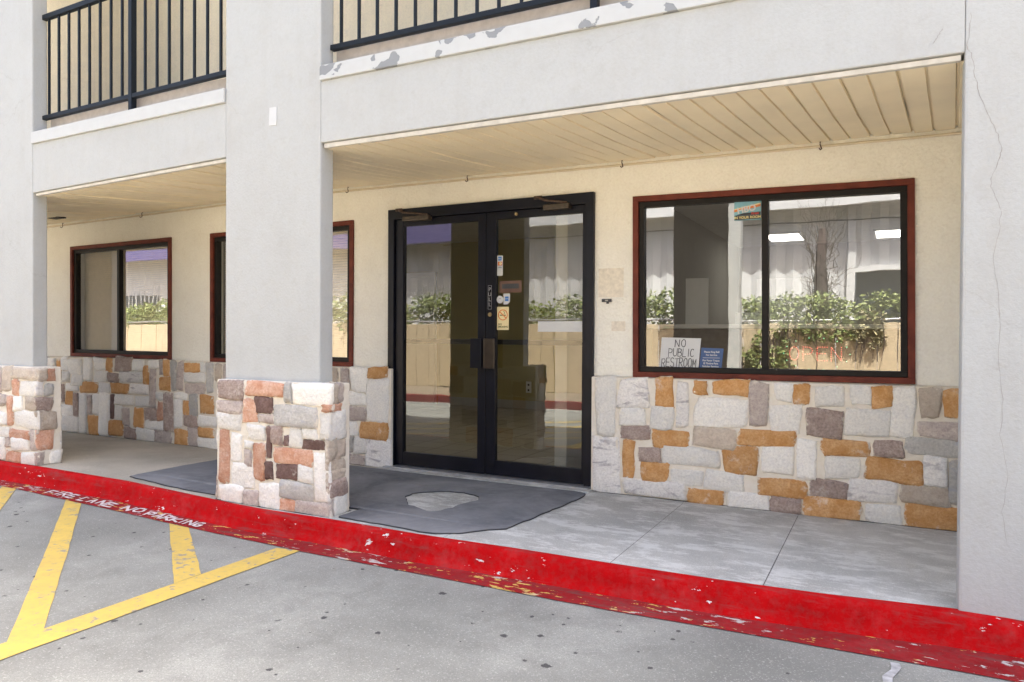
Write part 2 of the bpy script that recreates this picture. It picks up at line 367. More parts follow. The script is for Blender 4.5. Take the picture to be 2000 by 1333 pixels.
M['mat'] = rubber()
M['mat_edge'] = plain('black_rubber', (.03,.03,.035), .8)
M['fence'] = plain('tan_fence_paint', (.56,.46,.31), .8, var=.1, scale=4)
M['metal_wall'] = plain('white_metal_siding', (.66,.67,.68), .5, var=.05, scale=2, bump=.02)
M['purple'] = plain('violet_blue_fascia', (.11,.10,.25), .6)
M['dark_glass'] = plain('dark_far_glass', (.05,.06,.075), .15, bump=0)
M['bronze_paint'] = plain('dark_bronze_paint', (.028,.025,.022), .7, spec=.1)
M['bark'] = plain('dark_bark', (.06,.045,.04), .9, var=.4, scale=12, bump=.6)
M['dirt'] = plain('planting_soil', (.26,.21,.15), .95, var=.3, scale=6)
def leaf(name, a, b):
    k = NT(name); ob = k.n('ShaderNodeObjectInfo'); g = k.n('ShaderNodeNewGeometry')
    k.col(k.mix(g.outputs['Random Per Island'], a, b)); return k.set(.55)
M['leaf'] = leaf('leaf_green', (.10,.15,.045), (.32,.36,.13)); M['leaf2'] = leaf('leaf_dry', (.18,.17,.09), (.40,.36,.20))
M['paper'] = plain('white_card', (.58,.59,.585), .7, var=.02, bump=0)
M['ink'] = plain('black_marker', (.05,.05,.055), .6, bump=0)
M['sign_blue'] = plain('blue_sign', (.035,.085,.22), .5, var=.05, bump=0)
M['cream_card'] = plain('cream_decal', (.78,.66,.36), .6, var=.03, bump=0)
M['orange_ink'] = plain('orange_print', (.70,.20,.05), .6, bump=0)
M['olive_ink'] = plain('olive_print', (.13,.13,.05), .6, bump=0)
M['blue_ink'] = plain('blue_print', (.06,.20,.52), .6, bump=0)
M['red_ink'] = plain('red_print', (.55,.06,.04), .6, bump=0)
M['teal_ink'] = plain('teal_print', (.20,.42,.50), .6, bump=0)
M['yellow_ink'] = plain('yellow_print', (.78,.68,.30), .6, bump=0)
M['navy_ink'] = plain('navy_print', (.03,.035,.05), .6, bump=0)
M['mauve_ink'] = plain('mauve_print', (.28,.15,.13), .6, bump=0)
M['cream_paint'] = plain('cream_painted_metal', (.66,.57,.42), .55, var=.08)
M['patch'] = plain('old_plate_ghost', (.74,.68,.57), .9, var=.14, scale=30)
M['rust'] = plain('rusty_steel', (.09,.06,.045), .7, .3, var=.4, scale=40)
STONES = {
 'RW': '''-1.881,0.408,-1.731,0.825,W -1.887,-0.017,-1.696,0.391,S -1.704,0.632,-1.492,0.827,S -1.698,0.505,-1.504,0.614,W -1.693,0.401,-1.49,0.493,P -1.435,0.647,-1.318,0.831,O -1.469,0.488,-1.317,0.629,W -1.279,0.515,-1.207,0.81,S -1.166,0.748,-1.084,0.831,O -1.031,0.744,-0.82,0.834,O -1.165,0.531,-0.822,0.725,W -0.799,0.538,-0.703,0.832,L -1.455,0.369,-1.214,0.479,O -1.172,0.391,-0.907,0.507,B -0.872,0.418,-0.525,0.518,O -1.669,0.123,-1.587,0.381,O -1.547,0.254,-1.401,0.345,P -1.375,0.246,-0.998,0.368,W -1.537,0.124,-1.348,0.231,O -0.966,0.23,-0.758,0.393,O -0.727,0.244,-0.524,0.403,W -1.314,0.117,-1.103,0.223,W -1.087,0.11,-0.83,0.221,W -1.667,0.008,-1.228,0.124,S -1.19,-0.003,-0.972,0.093,O -0.936,-0.008,-0.679,0.105,W -0.644,0.725,-0.547,0.824,W -0.536,0.715,-0.448,0.828,O -0.412,0.7,-0.238,0.831,W -0.207,0.712,-0.098,0.837,W -0.078,0.711,0.015,0.831,O 0.033,0.529,0.143,0.835,W 0.181,0.655,0.269,0.833,B 0.297,0.662,0.399,0.831,O -0.68,0.524,-0.49,0.69,W -0.461,0.505,-0.244,0.675,P -0.233,0.514,0.004,0.684,W 0.163,0.543,0.4,0.633,L -0.355,0.399,-0.108,0.491,O -0.071,0.415,0.081,0.508,P 0.097,0.442,0.401,0.526,G -0.499,0.237,-0.39,0.479,W -0.35,0.255,-0.155,0.37,W -0.117,0.261,0.188,0.399,O 0.21,0.265,0.304,0.421,S 0.33,0.157,0.403,0.416,G -0.756,0.114,-0.453,0.205,O -0.413,0.133,-0.216,0.226,P -0.198,0.123,0.067,0.243,S 0.09,0.15,0.321,0.248,B -0.652,0.002,-0.496,0.097,P -0.463,-0.012,-0.142,0.127,O -0.121,0,0.075,0.112,W 0.108,0.014,0.405,0.13,O''',
 'CF': '''-4.05,0.698,-3.798,0.814,P -3.772,0.724,-3.433,0.818,T -3.413,0.7,-3.374,0.818,G -3.354,0.692,-3.037,0.825,W -4.038,0.601,-3.814,0.682,L -3.787,0.555,-3.672,0.699,T -3.672,0.627,-3.528,0.713,D -3.507,0.554,-3.157,0.671,G -4.033,0.493,-3.814,0.586,W -3.645,0.556,-3.533,0.601,L -3.755,0.441,-3.594,0.524,W -3.578,0.322,-3.547,0.539,D -3.532,0.425,-3.447,0.536,P -3.427,0.416,-3.395,0.478,D -3.378,0.422,-3.285,0.546,W -3.271,0.482,-3.147,0.54,W -3.266,0.415,-3.096,0.469,D -4.021,0.131,-3.922,0.474,T -3.894,0.274,-3.814,0.463,W -3.781,0.26,-3.718,0.359,L -3.782,0.375,-3.713,0.413,W -3.702,0.182,-3.603,0.408,T -3.522,0.31,-3.189,0.402,T -3.496,0.206,-3.323,0.294,D -3.308,0.206,-3.198,0.297,W -3.578,0.191,-3.537,0.303,D -3.894,0.125,-3.712,0.252,W -4.004,-0.001,-3.797,0.111,W -3.791,-0.016,-3.66,0.102,L -3.639,-0.014,-3.461,0.158,W -3.451,0.09,-3.184,0.189,G -3.446,-0.021,-3.342,0.067,T -3.332,-0.026,-3.057,0.082,L -3.17,0.098,-3.067,0.402,W -3.133,0.491,-3.041,0.647,W -3.106,0.661,-3.041,0.691,T''',
 'CS': '''-1.547,0.709,-1.498,0.824,B -1.491,0.712,-1.437,0.821,L -1.554,0.659,-1.463,0.69,T -1.553,0.486,-1.419,0.645,W -1.568,0.359,-1.505,0.481,B -1.497,0.348,-1.418,0.471,B -1.568,0.288,-1.423,0.346,B -1.568,0.227,-1.423,0.278,B -1.567,0.124,-1.406,0.218,P -1.509,-0.009,-1.406,0.104,W -1.562,-0.013,-1.519,0.095,L''',
 'LW': '''-8.318,0.696,-8.217,0.84,W -8.203,0.667,-7.949,0.831,W -8.146,0.544,-7.935,0.66,W -8.318,0.566,-8.196,0.684,W -7.915,0.594,-7.764,0.844,W -7.736,0.714,-7.535,0.844,W -7.522,0.711,-7.424,0.839,O -7.378,0.73,-7.103,0.853,P -7.09,0.725,-6.91,0.85,W -7.496,0.601,-7.307,0.688,P -7.287,0.604,-6.916,0.713,S -7.737,0.589,-7.509,0.698,W -8.406,0.562,-8.333,0.812,O -8.239,0.472,-8.026,0.554,W -7.991,0.467,-7.669,0.577,O -7.649,0.479,-7.47,0.575,S -7.443,0.486,-7.147,0.576,O -7.128,0.499,-6.831,0.584,S -8.413,0.327,-8.268,0.533,P -8.246,0.322,-8.125,0.448,O -8.097,0.187,-8.019,0.445,P -8.006,0.006,-7.867,0.454,W -7.86,0.235,-7.764,0.451,L -7.757,0.241,-7.642,0.46,W -7.629,0.012,-7.463,0.471,W -7.45,0.199,-7.391,0.472,D -7.378,0.354,-7.053,0.473,W -8.414,0.192,-8.111,0.314,W -8.385,0.013,-8.02,0.187,W -7.839,0.015,-7.642,0.205,O -7.47,0.012,-7.243,0.182,O -7.378,0.197,-7.255,0.341,W -7.236,0.135,-7.141,0.327,L -7.217,0.009,-7.021,0.119,P -7.04,0.365,-6.802,0.458,W -6.9,0.592,-6.833,0.784,O -6.796,0.362,-6.706,0.756,L -6.827,0.768,-6.664,0.835,W -6.646,0.704,-6.593,0.842,L -6.581,0.699,-6.505,0.844,O -6.658,0.544,-6.499,0.67,O -6.464,0.546,-6.397,0.842,G -6.383,0.55,-6.302,0.841,L -6.28,0.741,-6.05,0.837,O -6.274,0.643,-5.973,0.723,W -6.263,0.536,-5.973,0.628,L -6.034,0.75,-5.968,0.829,W -5.946,0.549,-5.87,0.835,G -5.832,0.685,-5.742,0.827,B -6.7,0.442,-6.587,0.514,W -6.575,0.139,-6.452,0.515,P -6.676,0.233,-6.598,0.431,T -6.875,0.228,-6.694,0.344,P -7.067,0.136,-6.9,0.342,O -6.863,0.133,-6.586,0.22,W -7.011,0.002,-6.741,0.119,W -6.723,-0.001,-6.469,0.121,L -6.417,-0.008,-6.228,0.163,O -6.211,-0.003,-6.099,0.182,L -6.434,0.468,-6.245,0.519,W -6.417,0.172,-6.308,0.456,W -6.291,0.306,-6.217,0.449,O -6.195,0.321,-6.083,0.516,G -6.039,0.347,-5.848,0.506,O -6.273,0.191,-6.094,0.291,P -6.066,0.218,-5.815,0.305,W -6.066,0.1,-5.847,0.198,O -6.082,-0.009,-5.794,0.094,W''',
 'DW': '''-4.259,0.634,-4.165,0.827,L -4.14,0.629,-3.976,0.827,W -3.962,0.761,-3.76,0.844,O -4.199,0.512,-3.98,0.62,W -4.203,0.386,-3.975,0.505,L -3.966,0.381,-3.736,0.746,W -4.188,0.256,-4.08,0.371,W -4.032,0.243,-3.749,0.371,O -4.182,0.113,-4.109,0.24,G -4.094,0.098,-3.983,0.236,W -4.177,-0.028,-3.987,0.079,L -3.964,-0.033,-3.72,0.235,S''',
 'PF': '''-6.63,0.632,-6.511,0.842,B -6.498,0.747,-6.148,0.838,B -6.474,0.61,-6.388,0.733,T -6.37,0.614,-6.154,0.725,W -6.745,0.511,-6.574,0.603,L -6.543,0.356,-6.474,0.582,T -6.456,0.482,-6.34,0.587,W -6.303,0.505,-6.149,0.595,B -6.45,0.348,-6.143,0.473,W -6.733,0.346,-6.574,0.454,W -6.759,0.254,-6.531,0.322,W -6.525,0.254,-6.256,0.321,T -6.481,0.158,-6.25,0.249,W -6.226,0.169,-6.15,0.334,L -6.594,0.175,-6.531,0.239,L -6.588,0.047,-6.359,0.139,T -6.353,0.036,-6.144,0.143,W -6.772,0.05,-6.606,0.229,W -6.77,0.626,-6.643,0.831,L''',
 'PS': '''-1.568,0.618,-1.525,0.728,S -1.502,0.612,-1.438,0.696,G -1.565,0.497,-1.448,0.591,P -1.566,0.349,-1.403,0.481,B -1.569,0.163,-1.438,0.33,T -1.569,0.045,-1.516,0.148,L -1.462,0.039,-1.379,0.141,W -1.549,0.747,-1.495,0.837,B -1.485,0.733,-1.427,0.828,T''',
}
# ---------------------------------------------------------------- ground profile
def lerp_tab(tab, x):
    if x <= tab[0][0]: return tab[0][1]
    for (a, b), (c, d) in zip(tab, tab[1:]):
        if x <= c: return b + (d-b)*(x-a)/(c-a)
    return tab[-1][1]
KERB = [(-14,-1.62),(-6.58,-1.616),(-5.9,-1.612),(-4.98,-1.592),(-4.35,-1.605),(-3.94,-1.622),(-3.59,-1.645),(-2.98,-1.632),(-2.33,-1.65),(-1.76,-1.628),(-1.18,-1.625),(-.69,-1.614),(-.257,-1.583),(.272,-1.508),(.5,-1.495),(6,-1.49)]
REDGE = [(-14,-1.81),(-6.3,-1.80),(-5.2,-1.82),(-4.0,-1.818),(-3.4,-1.835),(-3,-1.855),(-1.1,-1.857),(-.56,-1.83),(.22,-1.805),(6,-1.79)]
LIFT = [(-6,.045),(-5,.03),(-4.35,.01),(-3.9,0)]
def kerb_y(x): return lerp_tab(KERB, x)
def lift(x): return lerp_tab(LIFT, x)
def road_z(x, y): return -.13 + lift(x)*max(0, min(1, (y+3.0)/1.1))
def walk_z(x, y): return lift(x)*max(0, min(1, -y/1.5))
def frange(a, b, n): return [a+(b-a)*i/n for i in range(n+1)]
def sheet(name, xs, ys_of, zf, mat, parent=None, dz=0):
    mb = MB(); n = len(ys_of(xs[0])); vs = []
    for x in xs:
        for y in ys_of(x): vs.append((x, y, zf(x, y)+dz))
    mb.poly(vs, [(i*n+j, (i+1)*n+j, (i+1)*n+j+1, i*n+j+1) for i in range(len(xs)-1) for j in range(n-1)])
    return mb.build(name, mat, parent, smooth=True)
ground = tag(MB().quad((-200,-200,-.16),(200,-200,-.16),(200,200,-.16),(-200,200,-.16)).build('ground', M['dirt']), kind='structure')
XS = frange(-40, -14, 6)[:-1] + frange(-14, 4, 72)[:-1] + frange(4, 30, 6)
road = sheet('road', XS, lambda x: frange(-6.12, kerb_y(x)-.02, 22), road_z, M['road']); tag(road, kind='structure')
kx = frange(-30, -14, 4)[:-1] + frange(-14, 3, 136)[:-1] + frange(3, 12, 3)
gp = sheet('gutter_paint', kx, lambda x: [lerp_tab(REDGE, x)+.006*noise.noise((x*9, 0, 0)), kerb_y(x)-.14, kerb_y(x)-.03], road_z, M['red_gutter'], road, .004)
def kerb_prof(x):
    y, z = kerb_y(x), lift(x); j = .004*noise.noise((x*6, 3, 0)); b = road_z(x, y)
    return [(y+.035, z+.0035+.0*j), (y+.004, z+.004), (y-.012+j, z-.004), (y-.022+j, z-.02), (y-.034+j, z-.07), (y-.046, b+.012), (y-.06, b+.005), (y-.06, b-.05)]
mb = MB(); n = 8; vs = []
for x in kx: vs += [(x, py, pz) for py, pz in kerb_prof(x)]
mb.poly(vs, [(i*n+j, (i+1)*n+j, (i+1)*n+j+1, i*n+j+1) for i in range(len(kx)-1) for j in range(n-1)])
kerb = mb.build('kerb', M['red_kerb'], smooth=True); tag(kerb, kind='structure')
# walkway slabs with open joints
walk = empty('walkway'); tag(walk, kind='structure')
sheet('bedding', frange(-14, 6, 80), lambda x: [kerb_y(x)+.03, -.8, .12], lambda x, y: walk_z(x, y)-.014, plain('joint_dirt', (.16,.15,.14), .95), walk)
SL = [(-14,-8.3,0),(-8.3,-5.23,0),(-5.23,-3.5,0),(-3.5,-2.2,1),(-2.2,-1.222,1),(-1.222,-.495,1),(-.495,1.6,1),(1.6,6,1)]
for a, b, t in SL:
    k = max(2, int((b-a)/.2))
    sheet('slab', frange(a+.0018, b-.0018, k), lambda x: frange(kerb_y(x)+.002, .115, 8), walk_z, M['walk'] if t else M['walk_left'], walk)
# painted hatching: diagonal bars and the long line they meet
def bar(pts):                                     # quad strip on the road: a0,a1 -> b0,b1
    a0, a1, b0, b1 = [Vector(p) for p in pts]; mb = MB(); n = 24; vs = []
    for i in range(n+1):
        t = i/n; p, q = a0.lerp(b0, t), a1.lerp(b1, t); d = .006*noise.noise((p.x*7, p.y*7, 1)); e = .006*noise.noise((q.x*7, q.y*7, 5))
        p = p+(p-q).normalized()*d; q = q+(q-p).normalized()*e
        vs += [(p.x, p.y, road_z(p.x, p.y)+.004), (q.x, q.y, road_z(q.x, q.y)+.004)]
    mb.poly(vs, [(2*i, 2*i+2, 2*i+3, 2*i+1) for i in range(n)])
    return mb.build('yellow_line', M['yellow'], road)
bar([(-3.182,-1.872),(-3.022,-1.845),(-3.178,-5.9),(-3.03,-5.9)])
for q in ([(-5.318,-1.825),(-5.135,-1.825),(-3.182,-3.345),(-3.182,-3.20)], [(-4.19,-1.825),(-4.0,-1.825),(-3.186,-2.56),(-3.186,-2.40)], [(-6.17,-1.81),(-5.98,-1.81),(-3.182,-4.00),(-3.182,-3.85)], [(-7.1,-1.81),(-6.92,-1.81),(-3.182,-4.68),(-3.182,-4.53)], [(-8.0,-1.81),(-7.82,-1.81),(-3.182,-5.36),(-3.182,-5.21)]):
    bar(q)
# hand-painted lettering on the gutter
def gut(u, v, z): x = u; y = v; return (x, y, road_z(x, y)+.0085+z)
mb = MB(); r = random.Random(4)
strokes(mb, 'FIRE', -5.66, -1.778, .070, .082, .03, .018, 0, gut, .10, -.25, r)
strokes(mb, 'LANE', -5.24, -1.785, .072, .082, .03, .018, 0, gut, .10, -.25, r)
strokes(mb, 'NO', -4.76, -1.785, .078, .082, .032, .018, 0, gut, .10, -.25, r)
strokes(mb, 'PARKING', -4.50, -1.788, .064, .078, .024, .018, 0, gut, .10, -.25, r)
mb.build('lettering', M['white_paint'], road, fix=False)['label'] = 'white hand-painted words FIRE LANE NO PARKING'
# caulked crack crossing the road near the right pillar
mb = MB(); vs = []
for i in range(15):
    t = i/14; x = .035+.02*noise.noise((t*5, 0, 0))-.05*t; y = -1.84-.5*t; wv = .016+.008*noise.noise((t*9, 4, 0))
    vs += [(x-wv, y, -.126), (x+wv, y, -.126)]
mb.poly(vs, [(2*i, 2*i+2, 2*i+3, 2*i+1) for i in range(14)]); mb.build('caulked_crack', M['caulk'], road)
# ---------------------------------------------------------------- motel building
motel = empty('motel_building'); tag(motel, 'white stucco motel with rubble stone base, tan soffit and railed upper walkway', 'building')
YF = -1.4945; YB = -1.372
def stone_obj(u0, v0, u1, v1, mat, mtx, parent, h=None, r=random):
    wd, ht = u1-u0+.018, v1-v0+.018; h = h or r.uniform(.007, .018)
    ss = [-1, -.86, -.35, .3, .86, 1]; ts = [-1, -.84, -.28, .33, .84, 1]; vs = []; N = 6
    ph = r.uniform(0, 99); jx = min(.016, wd*.11); jy = min(.016, ht*.11)
    cor = {(i, j): (r.uniform(-jx, jx), r.uniform(-jy, jy)) for i in (0, 1) for j in (0, 1)}
    tx, ty = r.uniform(-.006, .006), r.uniform(-.006, .006)
    for t in ts:
        for s in ss:
            a, b = (s+1)/2, (t+1)/2
            ox = sum(cor[i, j][0]*(a if i else 1-a)*(b if j else 1-b) for i in (0, 1) for j in (0, 1))
            oy = sum(cor[i, j][1]*(a if i else 1-a)*(b if j else 1-b) for i in (0, 1) for j in (0, 1))
            e = 1-.05*(max(0, abs(s)-.5)*max(0, abs(t)-.5))*4
            m_ = max(abs(s), abs(t)); z = (h+tx*s+ty*t if m_ < 1 else h*.3)+r.uniform(-.0035, .0035)
            q = .0045 if m_ > .8 else .0
            jj = (.008*noise.noise((s*2+ph, t*2, 7))+r.uniform(-q, q), .008*noise.noise((s*2, t*2+ph, 3))+r.uniform(-q, q))
            vs.append((s*wd/2*e+ox+jj[0], t*ht/2*e+oy+jj[1], z))
    rim = [i for i in range(N)]+[N*k+N-1 for k in range(1, N)]+[N*(N-1)+i for i in range(N-2, -1, -1)]+[N*k for k in range(N-2, 0, -1)]
    fs = [(j*N+i, j*N+i+1, j*N+i+N+1, j*N+i+N) for j in range(N-1) for i in range(N-1)]
    b0 = len(vs); nr = len(rim)
    for i in rim: x, y, z = vs[i]; vs.append((x*1.01, y*1.01, -.012))
    fs += [(rim[i], b0+i, b0+(i+1) % nr, rim[(i+1) % nr]) for i in range(nr)]
    me = bpy.data.meshes.new('stone'); me.from_pydata(vs, [], fs)
    for p in me.polygons: p.use_smooth = True
    me.materials.append(mat)
    o = bpy.data.objects.new('stone', me); COL.objects.link(o); o.parent = parent
    o.matrix_local = mtx @ Matrix.Translation(((u0+u1)/2, (v0+v1)/2, 0))
    return o
FRONT = lambda y: Matrix(((1,0,0,0),(0,0,-1,y),(0,1,0,0),(0,0,0,1)))         # u=x, v=z, h=-y
BACK = lambda y: Matrix(((-1,0,0,0),(0,0,1,y),(0,1,0,0),(0,0,0,1)))          # u=-x
RIGHT = lambda x: Matrix(((0,0,1,x),(1,0,0,0),(0,1,0,0),(0,0,0,1)))          # u=y, h=+x
LEFT = lambda x: Matrix(((0,0,-1,x),(-1,0,0,0),(0,1,0,0),(0,0,0,1)))
def lay(key, mtx, parent, sh=0.0, umax=99):
    for s in STONES[key].split():
        a = s.split(','); u0, v0, u1, v1 = map(float, a[:4])
        stone_obj(u0, v0, min(u1, umax), v1, ST[a[4]], mtx, parent)
def fill(u0, v0, u1, v1, mtx, parent, r, depth=0):  # irregular ashlar where the photograph does not look
    w_, h_ = u1-u0, v1-v0
    if (w_ < .34 and h_ < .22 and (r.random() < .6 or max(w_, h_) < .17)) or (w_ < .15 and h_ < .3) or depth > 7:
        stone_obj(u0+.012, v0+.012, u1-.012, v1-.012, ST[r.choices('WSOPLGTDB', (9,3,5,4,4,2,1,1,3))[0]], mtx, parent, r=r); return
    f = r.uniform(.35, .65)
    if w_ > h_*1.25: fill(u0, v0, u0+w_*f, v1, mtx, parent, r, depth+1); fill(u0+w_*f, v0, u1, v1, mtx, parent, r, depth+1)
    else: fill(u0, v0, u1, v0+h_*f, mtx, parent, r, depth+1); fill(u0, v0+h_*f, u1, v1, mtx, parent, r, depth+1)
# ground-floor wall with its openings
OPEN = [(-8.245,-6.555,.865,2.10), (-5.96,-4.175,.855,2.12), (-3.755,-1.93,-.2,2.175), (-1.612,.132,.855,2.10)]
xsw = sorted({-14, 6} | {o[0] for o in OPEN} | {o[1] for o in OPEN}); mb = MB()
for a, b in zip(xsw, xsw[1:]):
    op = [o for o in OPEN if o[0] <= a+1e-6 and b <= o[1]+1e-6]
    if not op: mb.box(a, b, 0, .14, -.2, 2.75)
    else:
        o = op[0]; mb.box(a, b, 0, .14, o[3], 2.75)
        if o[2] > 0: mb.box(a, b, 0, .14, -.2, o[2])
mb.build('wall', M['stucco_cream'], motel)
# stone veneer under the windows
def veneer(x0, x1, zt0, zt1, name='stone_base'):
    return MB().hexa([(x0,-.062,-.2),(x1,-.062,-.2),(x1,.003,-.2),(x0,.003,-.2),(x0,-.062,zt0),(x1,-.062,zt1),(x1,.003,zt1+.006),(x0,.003,zt0+.006)]).build(name, M['mortar'], motel, .006)
vr = veneer(-1.915, 1.9, .832, .848); lay('RW', FRONT(-.062), vr)
vl = veneer(-14, -3.715, .858, .838); lay('LW', FRONT(-.062), vl); lay('DW', FRONT(-.062), vl)
fill(-5.73, .01, -4.27, .83, FRONT(-.062), vl, random.Random(5)); fill(-9.6, .01, -8.42, .84, FRONT(-.062), vl, random.Random(6)); fill(.41, .01, 1.85, .83, FRONT(-.062), vr, random.Random(8))
# piers
def pier(x0, x1, y0=YF, y1=YB, top=5.8, base=None, z0=-.1, parent=motel):
    p = MB().box(x0, x1, y0, y1, z0 if not base else .70, top).build('pier', M['stucco_white'], parent, .012)
    if base:
        a, b, c, d, zt, zb = base
        MB().box(a, b, c, d, zb, zt).build('mortar_core', M['mortar'], p, .01)
    return p
pm = pier(-4.05, -3.199, base=(-4.052,-3.062,-1.562,-1.366,.822,-.1))
lay('CF', FRONT(-1.562), pm); lay('CS', RIGHT(-3.062), pm)
fill(3.07, .01, 4.04, .81, BACK(-1.366), pm, random.Random(2)); fill(1.375, .01, 1.555, .81, LEFT(-4.052), pm, random.Random(3))
pl = pier(-8.2, -6.325, base=(-8.25,-6.142,-1.562,-1.366,.845,-.1))
lay('PF', FRONT(-1.562), pl); lay('PS', RIGHT(-6.142), pl)
fill(-8.24, .05, -6.79, .83, FRONT(-1.562), pl, random.Random(12)); fill(6.15, .05, 8.24, .83, BACK(-1.366), pl, random.Random(13))
pf = pier(-10.55, -9.7, base=(-10.6,-9.65,-1.562,-1.366,.845,-.1)); fill(9.66, .05, 10.59, .83, BACK(-1.366), pf, random.Random(14)); fill(-10.59, .05, -9.66, .83, FRONT(-1.562), pf, random.Random(15))
pr = pier(.270, 2.3)
def crack(pts, parent, wd=.0014, seed=1):          # hairline crack in the render coat
    rr = random.Random(seed); q = []
    for a, b in zip(pts, pts[1:]):
        for k in range(5): t = k/5; q.append((a[0]+(b[0]-a[0])*t+rr.uniform(-.003, .003), a[1]+(b[1]-a[1])*t))
    q.append(pts[-1]); mb = MB(); vs = []
    for x_, z_ in q: w_ = wd*rr.uniform(.35, 1.0); vs += [(x_-w_, YF-.0008, z_), (x_+w_, YF-.0008, z_)]
    mb.poly(vs, [(2*i, 2*i+1, 2*i+3, 2*i+2) for i in range(len(q)-1)]).build('crack', M['crack'], parent, fix=False)
M['crack'] = plain('crack_shadow_dirt', (.30,.28,.26), .95, bump=0)
crack([(0.290,2.472),(0.285,2.4),(0.277,2.326),(0.292,2.307),(0.307,2.208),(0.32,2.143),(0.344,2.073),(0.367,2.012),(0.385,1.964),(0.4,1.904),(0.39,1.854),(0.368,1.794),(0.366,1.752),(0.384,1.703),(0.4,1.656)], pr)
crack([(0.400,1.650),(0.396,1.574),(0.376,1.471),(0.39,1.346),(0.406,1.179),(0.396,1.055),(0.417,0.889),(0.407,0.743),(0.434,0.579),(0.417,0.432),(0.434,0.309)], pr, .0008, 2)
# spandrel beams with ledge trim, soffit strip and inner face
def beam(x0, x1, zb0, zb1, zs0, zs1, zt0, zt1, zl0, zl1, trim='trim_clean'):
    f, b = YF+.003, -1.375
    o = MB().hexa([(x0,f,zb0),(x1,f,zb1),(x1,b,zb1),(x0,b,zb0),(x0,f,zt0),(x1,f,zt1),(x1,b,zt1),(x0,b,zt0)]).build('beam', M['stucco_white'], motel, .006)
    MB().hexa([(x0+.003,YF-.016,zt0+.001),(x1-.003,YF-.016,zt1+.001),(x1-.003,b,zt1+.001),(x0+.003,b,zt0+.001),(x0+.003,YF-.014,zl0),(x1-.003,YF-.014,zl1),(x1-.003,b,zl1+.01),(x0+.003,b,zl0+.01)]).build('ledge_trim', M[trim], o, .004)
    MB().hexa([(x0+.012,YF+.022,zs0),(x1-.012,YF+.022,zs1),(x1-.012,YF+.05,zs1),(x0+.012,YF+.05,zs0),(x0+.012,YF+.018,zb0-.004),(x1-.012,YF+.018,zb1-.004),(x1-.012,YF+.05,zb1-.004),(x0+.012,YF+.05,zb0-.004)]).build('soffit_strip', M['strip_white'], o, .003)
    MB().box(x0, x1, -1.345, -1.30, zl0-.05, max(zl0, zl1)+.145).build('upstand', plain('tan_upstand', (.50,.46,.41), .85), o)
    return o
bmr = beam(-3.199, .270, 2.345, 2.316, 2.314, 2.290, 2.732, 2.713, 2.825, 2.812, 'trim_white')
beam(-6.325, -4.05, 2.291, 2.344, 2.268, 2.318, 2.693, 2.715, 2.789, 2.813)
beam(-9.7, -8.2, 2.29, 2.29, 2.265, 2.265, 2.69, 2.69, 2.788, 2.788)
crack([(0.190,2.425),(0.184,2.415),(0.169,2.392),(0.155,2.369)], bmr, .0016, 3)
# soffit of ribbed vinyl panels
sof = empty('soffit', parent=motel)
BZ = [(-10,2.365),(-8.67,2.38),(-5.8,2.412),(-4.38,2.422),(.377,2.366),(2,2.36)]
FZ = [(-10,2.265),(-6.33,2.272),(-4.06,2.320),(-3.18,2.316),(.27,2.292),(2,2.29)]
pw = .2262; x = .243+pw*6; r = random.Random(21)
while x > -9.9:
    prof = [(-pw+.001,.016),(-pw+.011,.016),(-pw+.014,0),(-pw/2-.005,0),(-pw/2-.003,.013),(-pw/2+.006,.013),(-pw/2+.008,0),(-.003,0),(0,.016)]
    vs = []; ys = frange(-1.465, -.004, 6); sg = r.uniform(.004, .016); n = len(prof)
    for i, y in enumerate(ys):
        t = i/6; z = lerp_tab(FZ, x)*(1-t)+lerp_tab(BZ, x)*t - sg*math.sin(math.pi*t) + .004*r.uniform(-1, 1)
        sh = (.10*t if True else 0)
        vs += [(x+px+sh, y, z+pz) for px, pz in prof]
    MB().poly(vs, [(i*n+j, i*n+j+1, (i+1)*n+j+1, (i+1)*n+j) for i in range(6) for j in range(n-1)]).build('panel', M['soffit'], sof, fix=False)
    x -= pw
P('vent', motel, M['frame'], -7.98, -7.80, -.42, -.33, 2.345, 2.358)
# conduit along the top of the wall
MB().tube([(xx, -.016, lerp_tab(BZ, xx)-.032) for xx in frange(-8.8, 1.2, 30)], .0085, 8).build('conduit', M['cream_paint'], motel, smooth=True)
# upper storey
P('upper_wall', motel, M['stucco_upper'], -14, 6, .004, .14, 2.752, 5.8)
P('walkway_slab', motel, M['walk_left'], -14, 6, -1.36, 0, 2.60, 2.76)
P('roof', motel, M['stucco_white'], -16, 8, -1.62, 12, 5.8, 6.0)
P('end_wall', motel, M['stucco_cream'], -14.2, -14, 0, 10, -.2, 5.8); P('end_wall', motel, M['stucco_cream'], 6, 6.2, 0, 10, -.2, 5.8); P('rear_wall', motel, M['stucco_cream'], -14, 6, 9.9, 10.1, -.2, 5.8)
# railings
def railing(x0, x1, z0, z1, xs, posts):
    y = -1.395; rg = empty('railing', parent=motel)
    zz = lambda x_, k: z0+(z1-z0)*(x_-x0)/(x1-x0)+k
    for k, hh in ((0, .034), (.835, .042)):
        MB().hexa([(x0,y-.02,zz(x0,k)),(x1,y-.02,zz(x1,k)),(x1,y+.02,zz(x1,k)),(x0,y+.02,zz(x0,k)),(x0,y-.02,zz(x0,k+hh)),(x1,y-.02,zz(x1,k+hh)),(x1,y+.02,zz(x1,k+hh)),(x0,y+.02,zz(x0,k+hh))]).build('rail', M['rail_paint'], rg, .004)
    for b in xs: MB().box(b-.008, b+.008, y-.008, y+.008, zz(b,.030), zz(b,.838)).build('baluster', M['rail_paint'], rg)
    for b in posts: MB().box(b-.020, b+.020, y-.023, y+.023, zz(b,-.16), zz(b,.84)).build('post', M['rail_paint'], rg, .003)
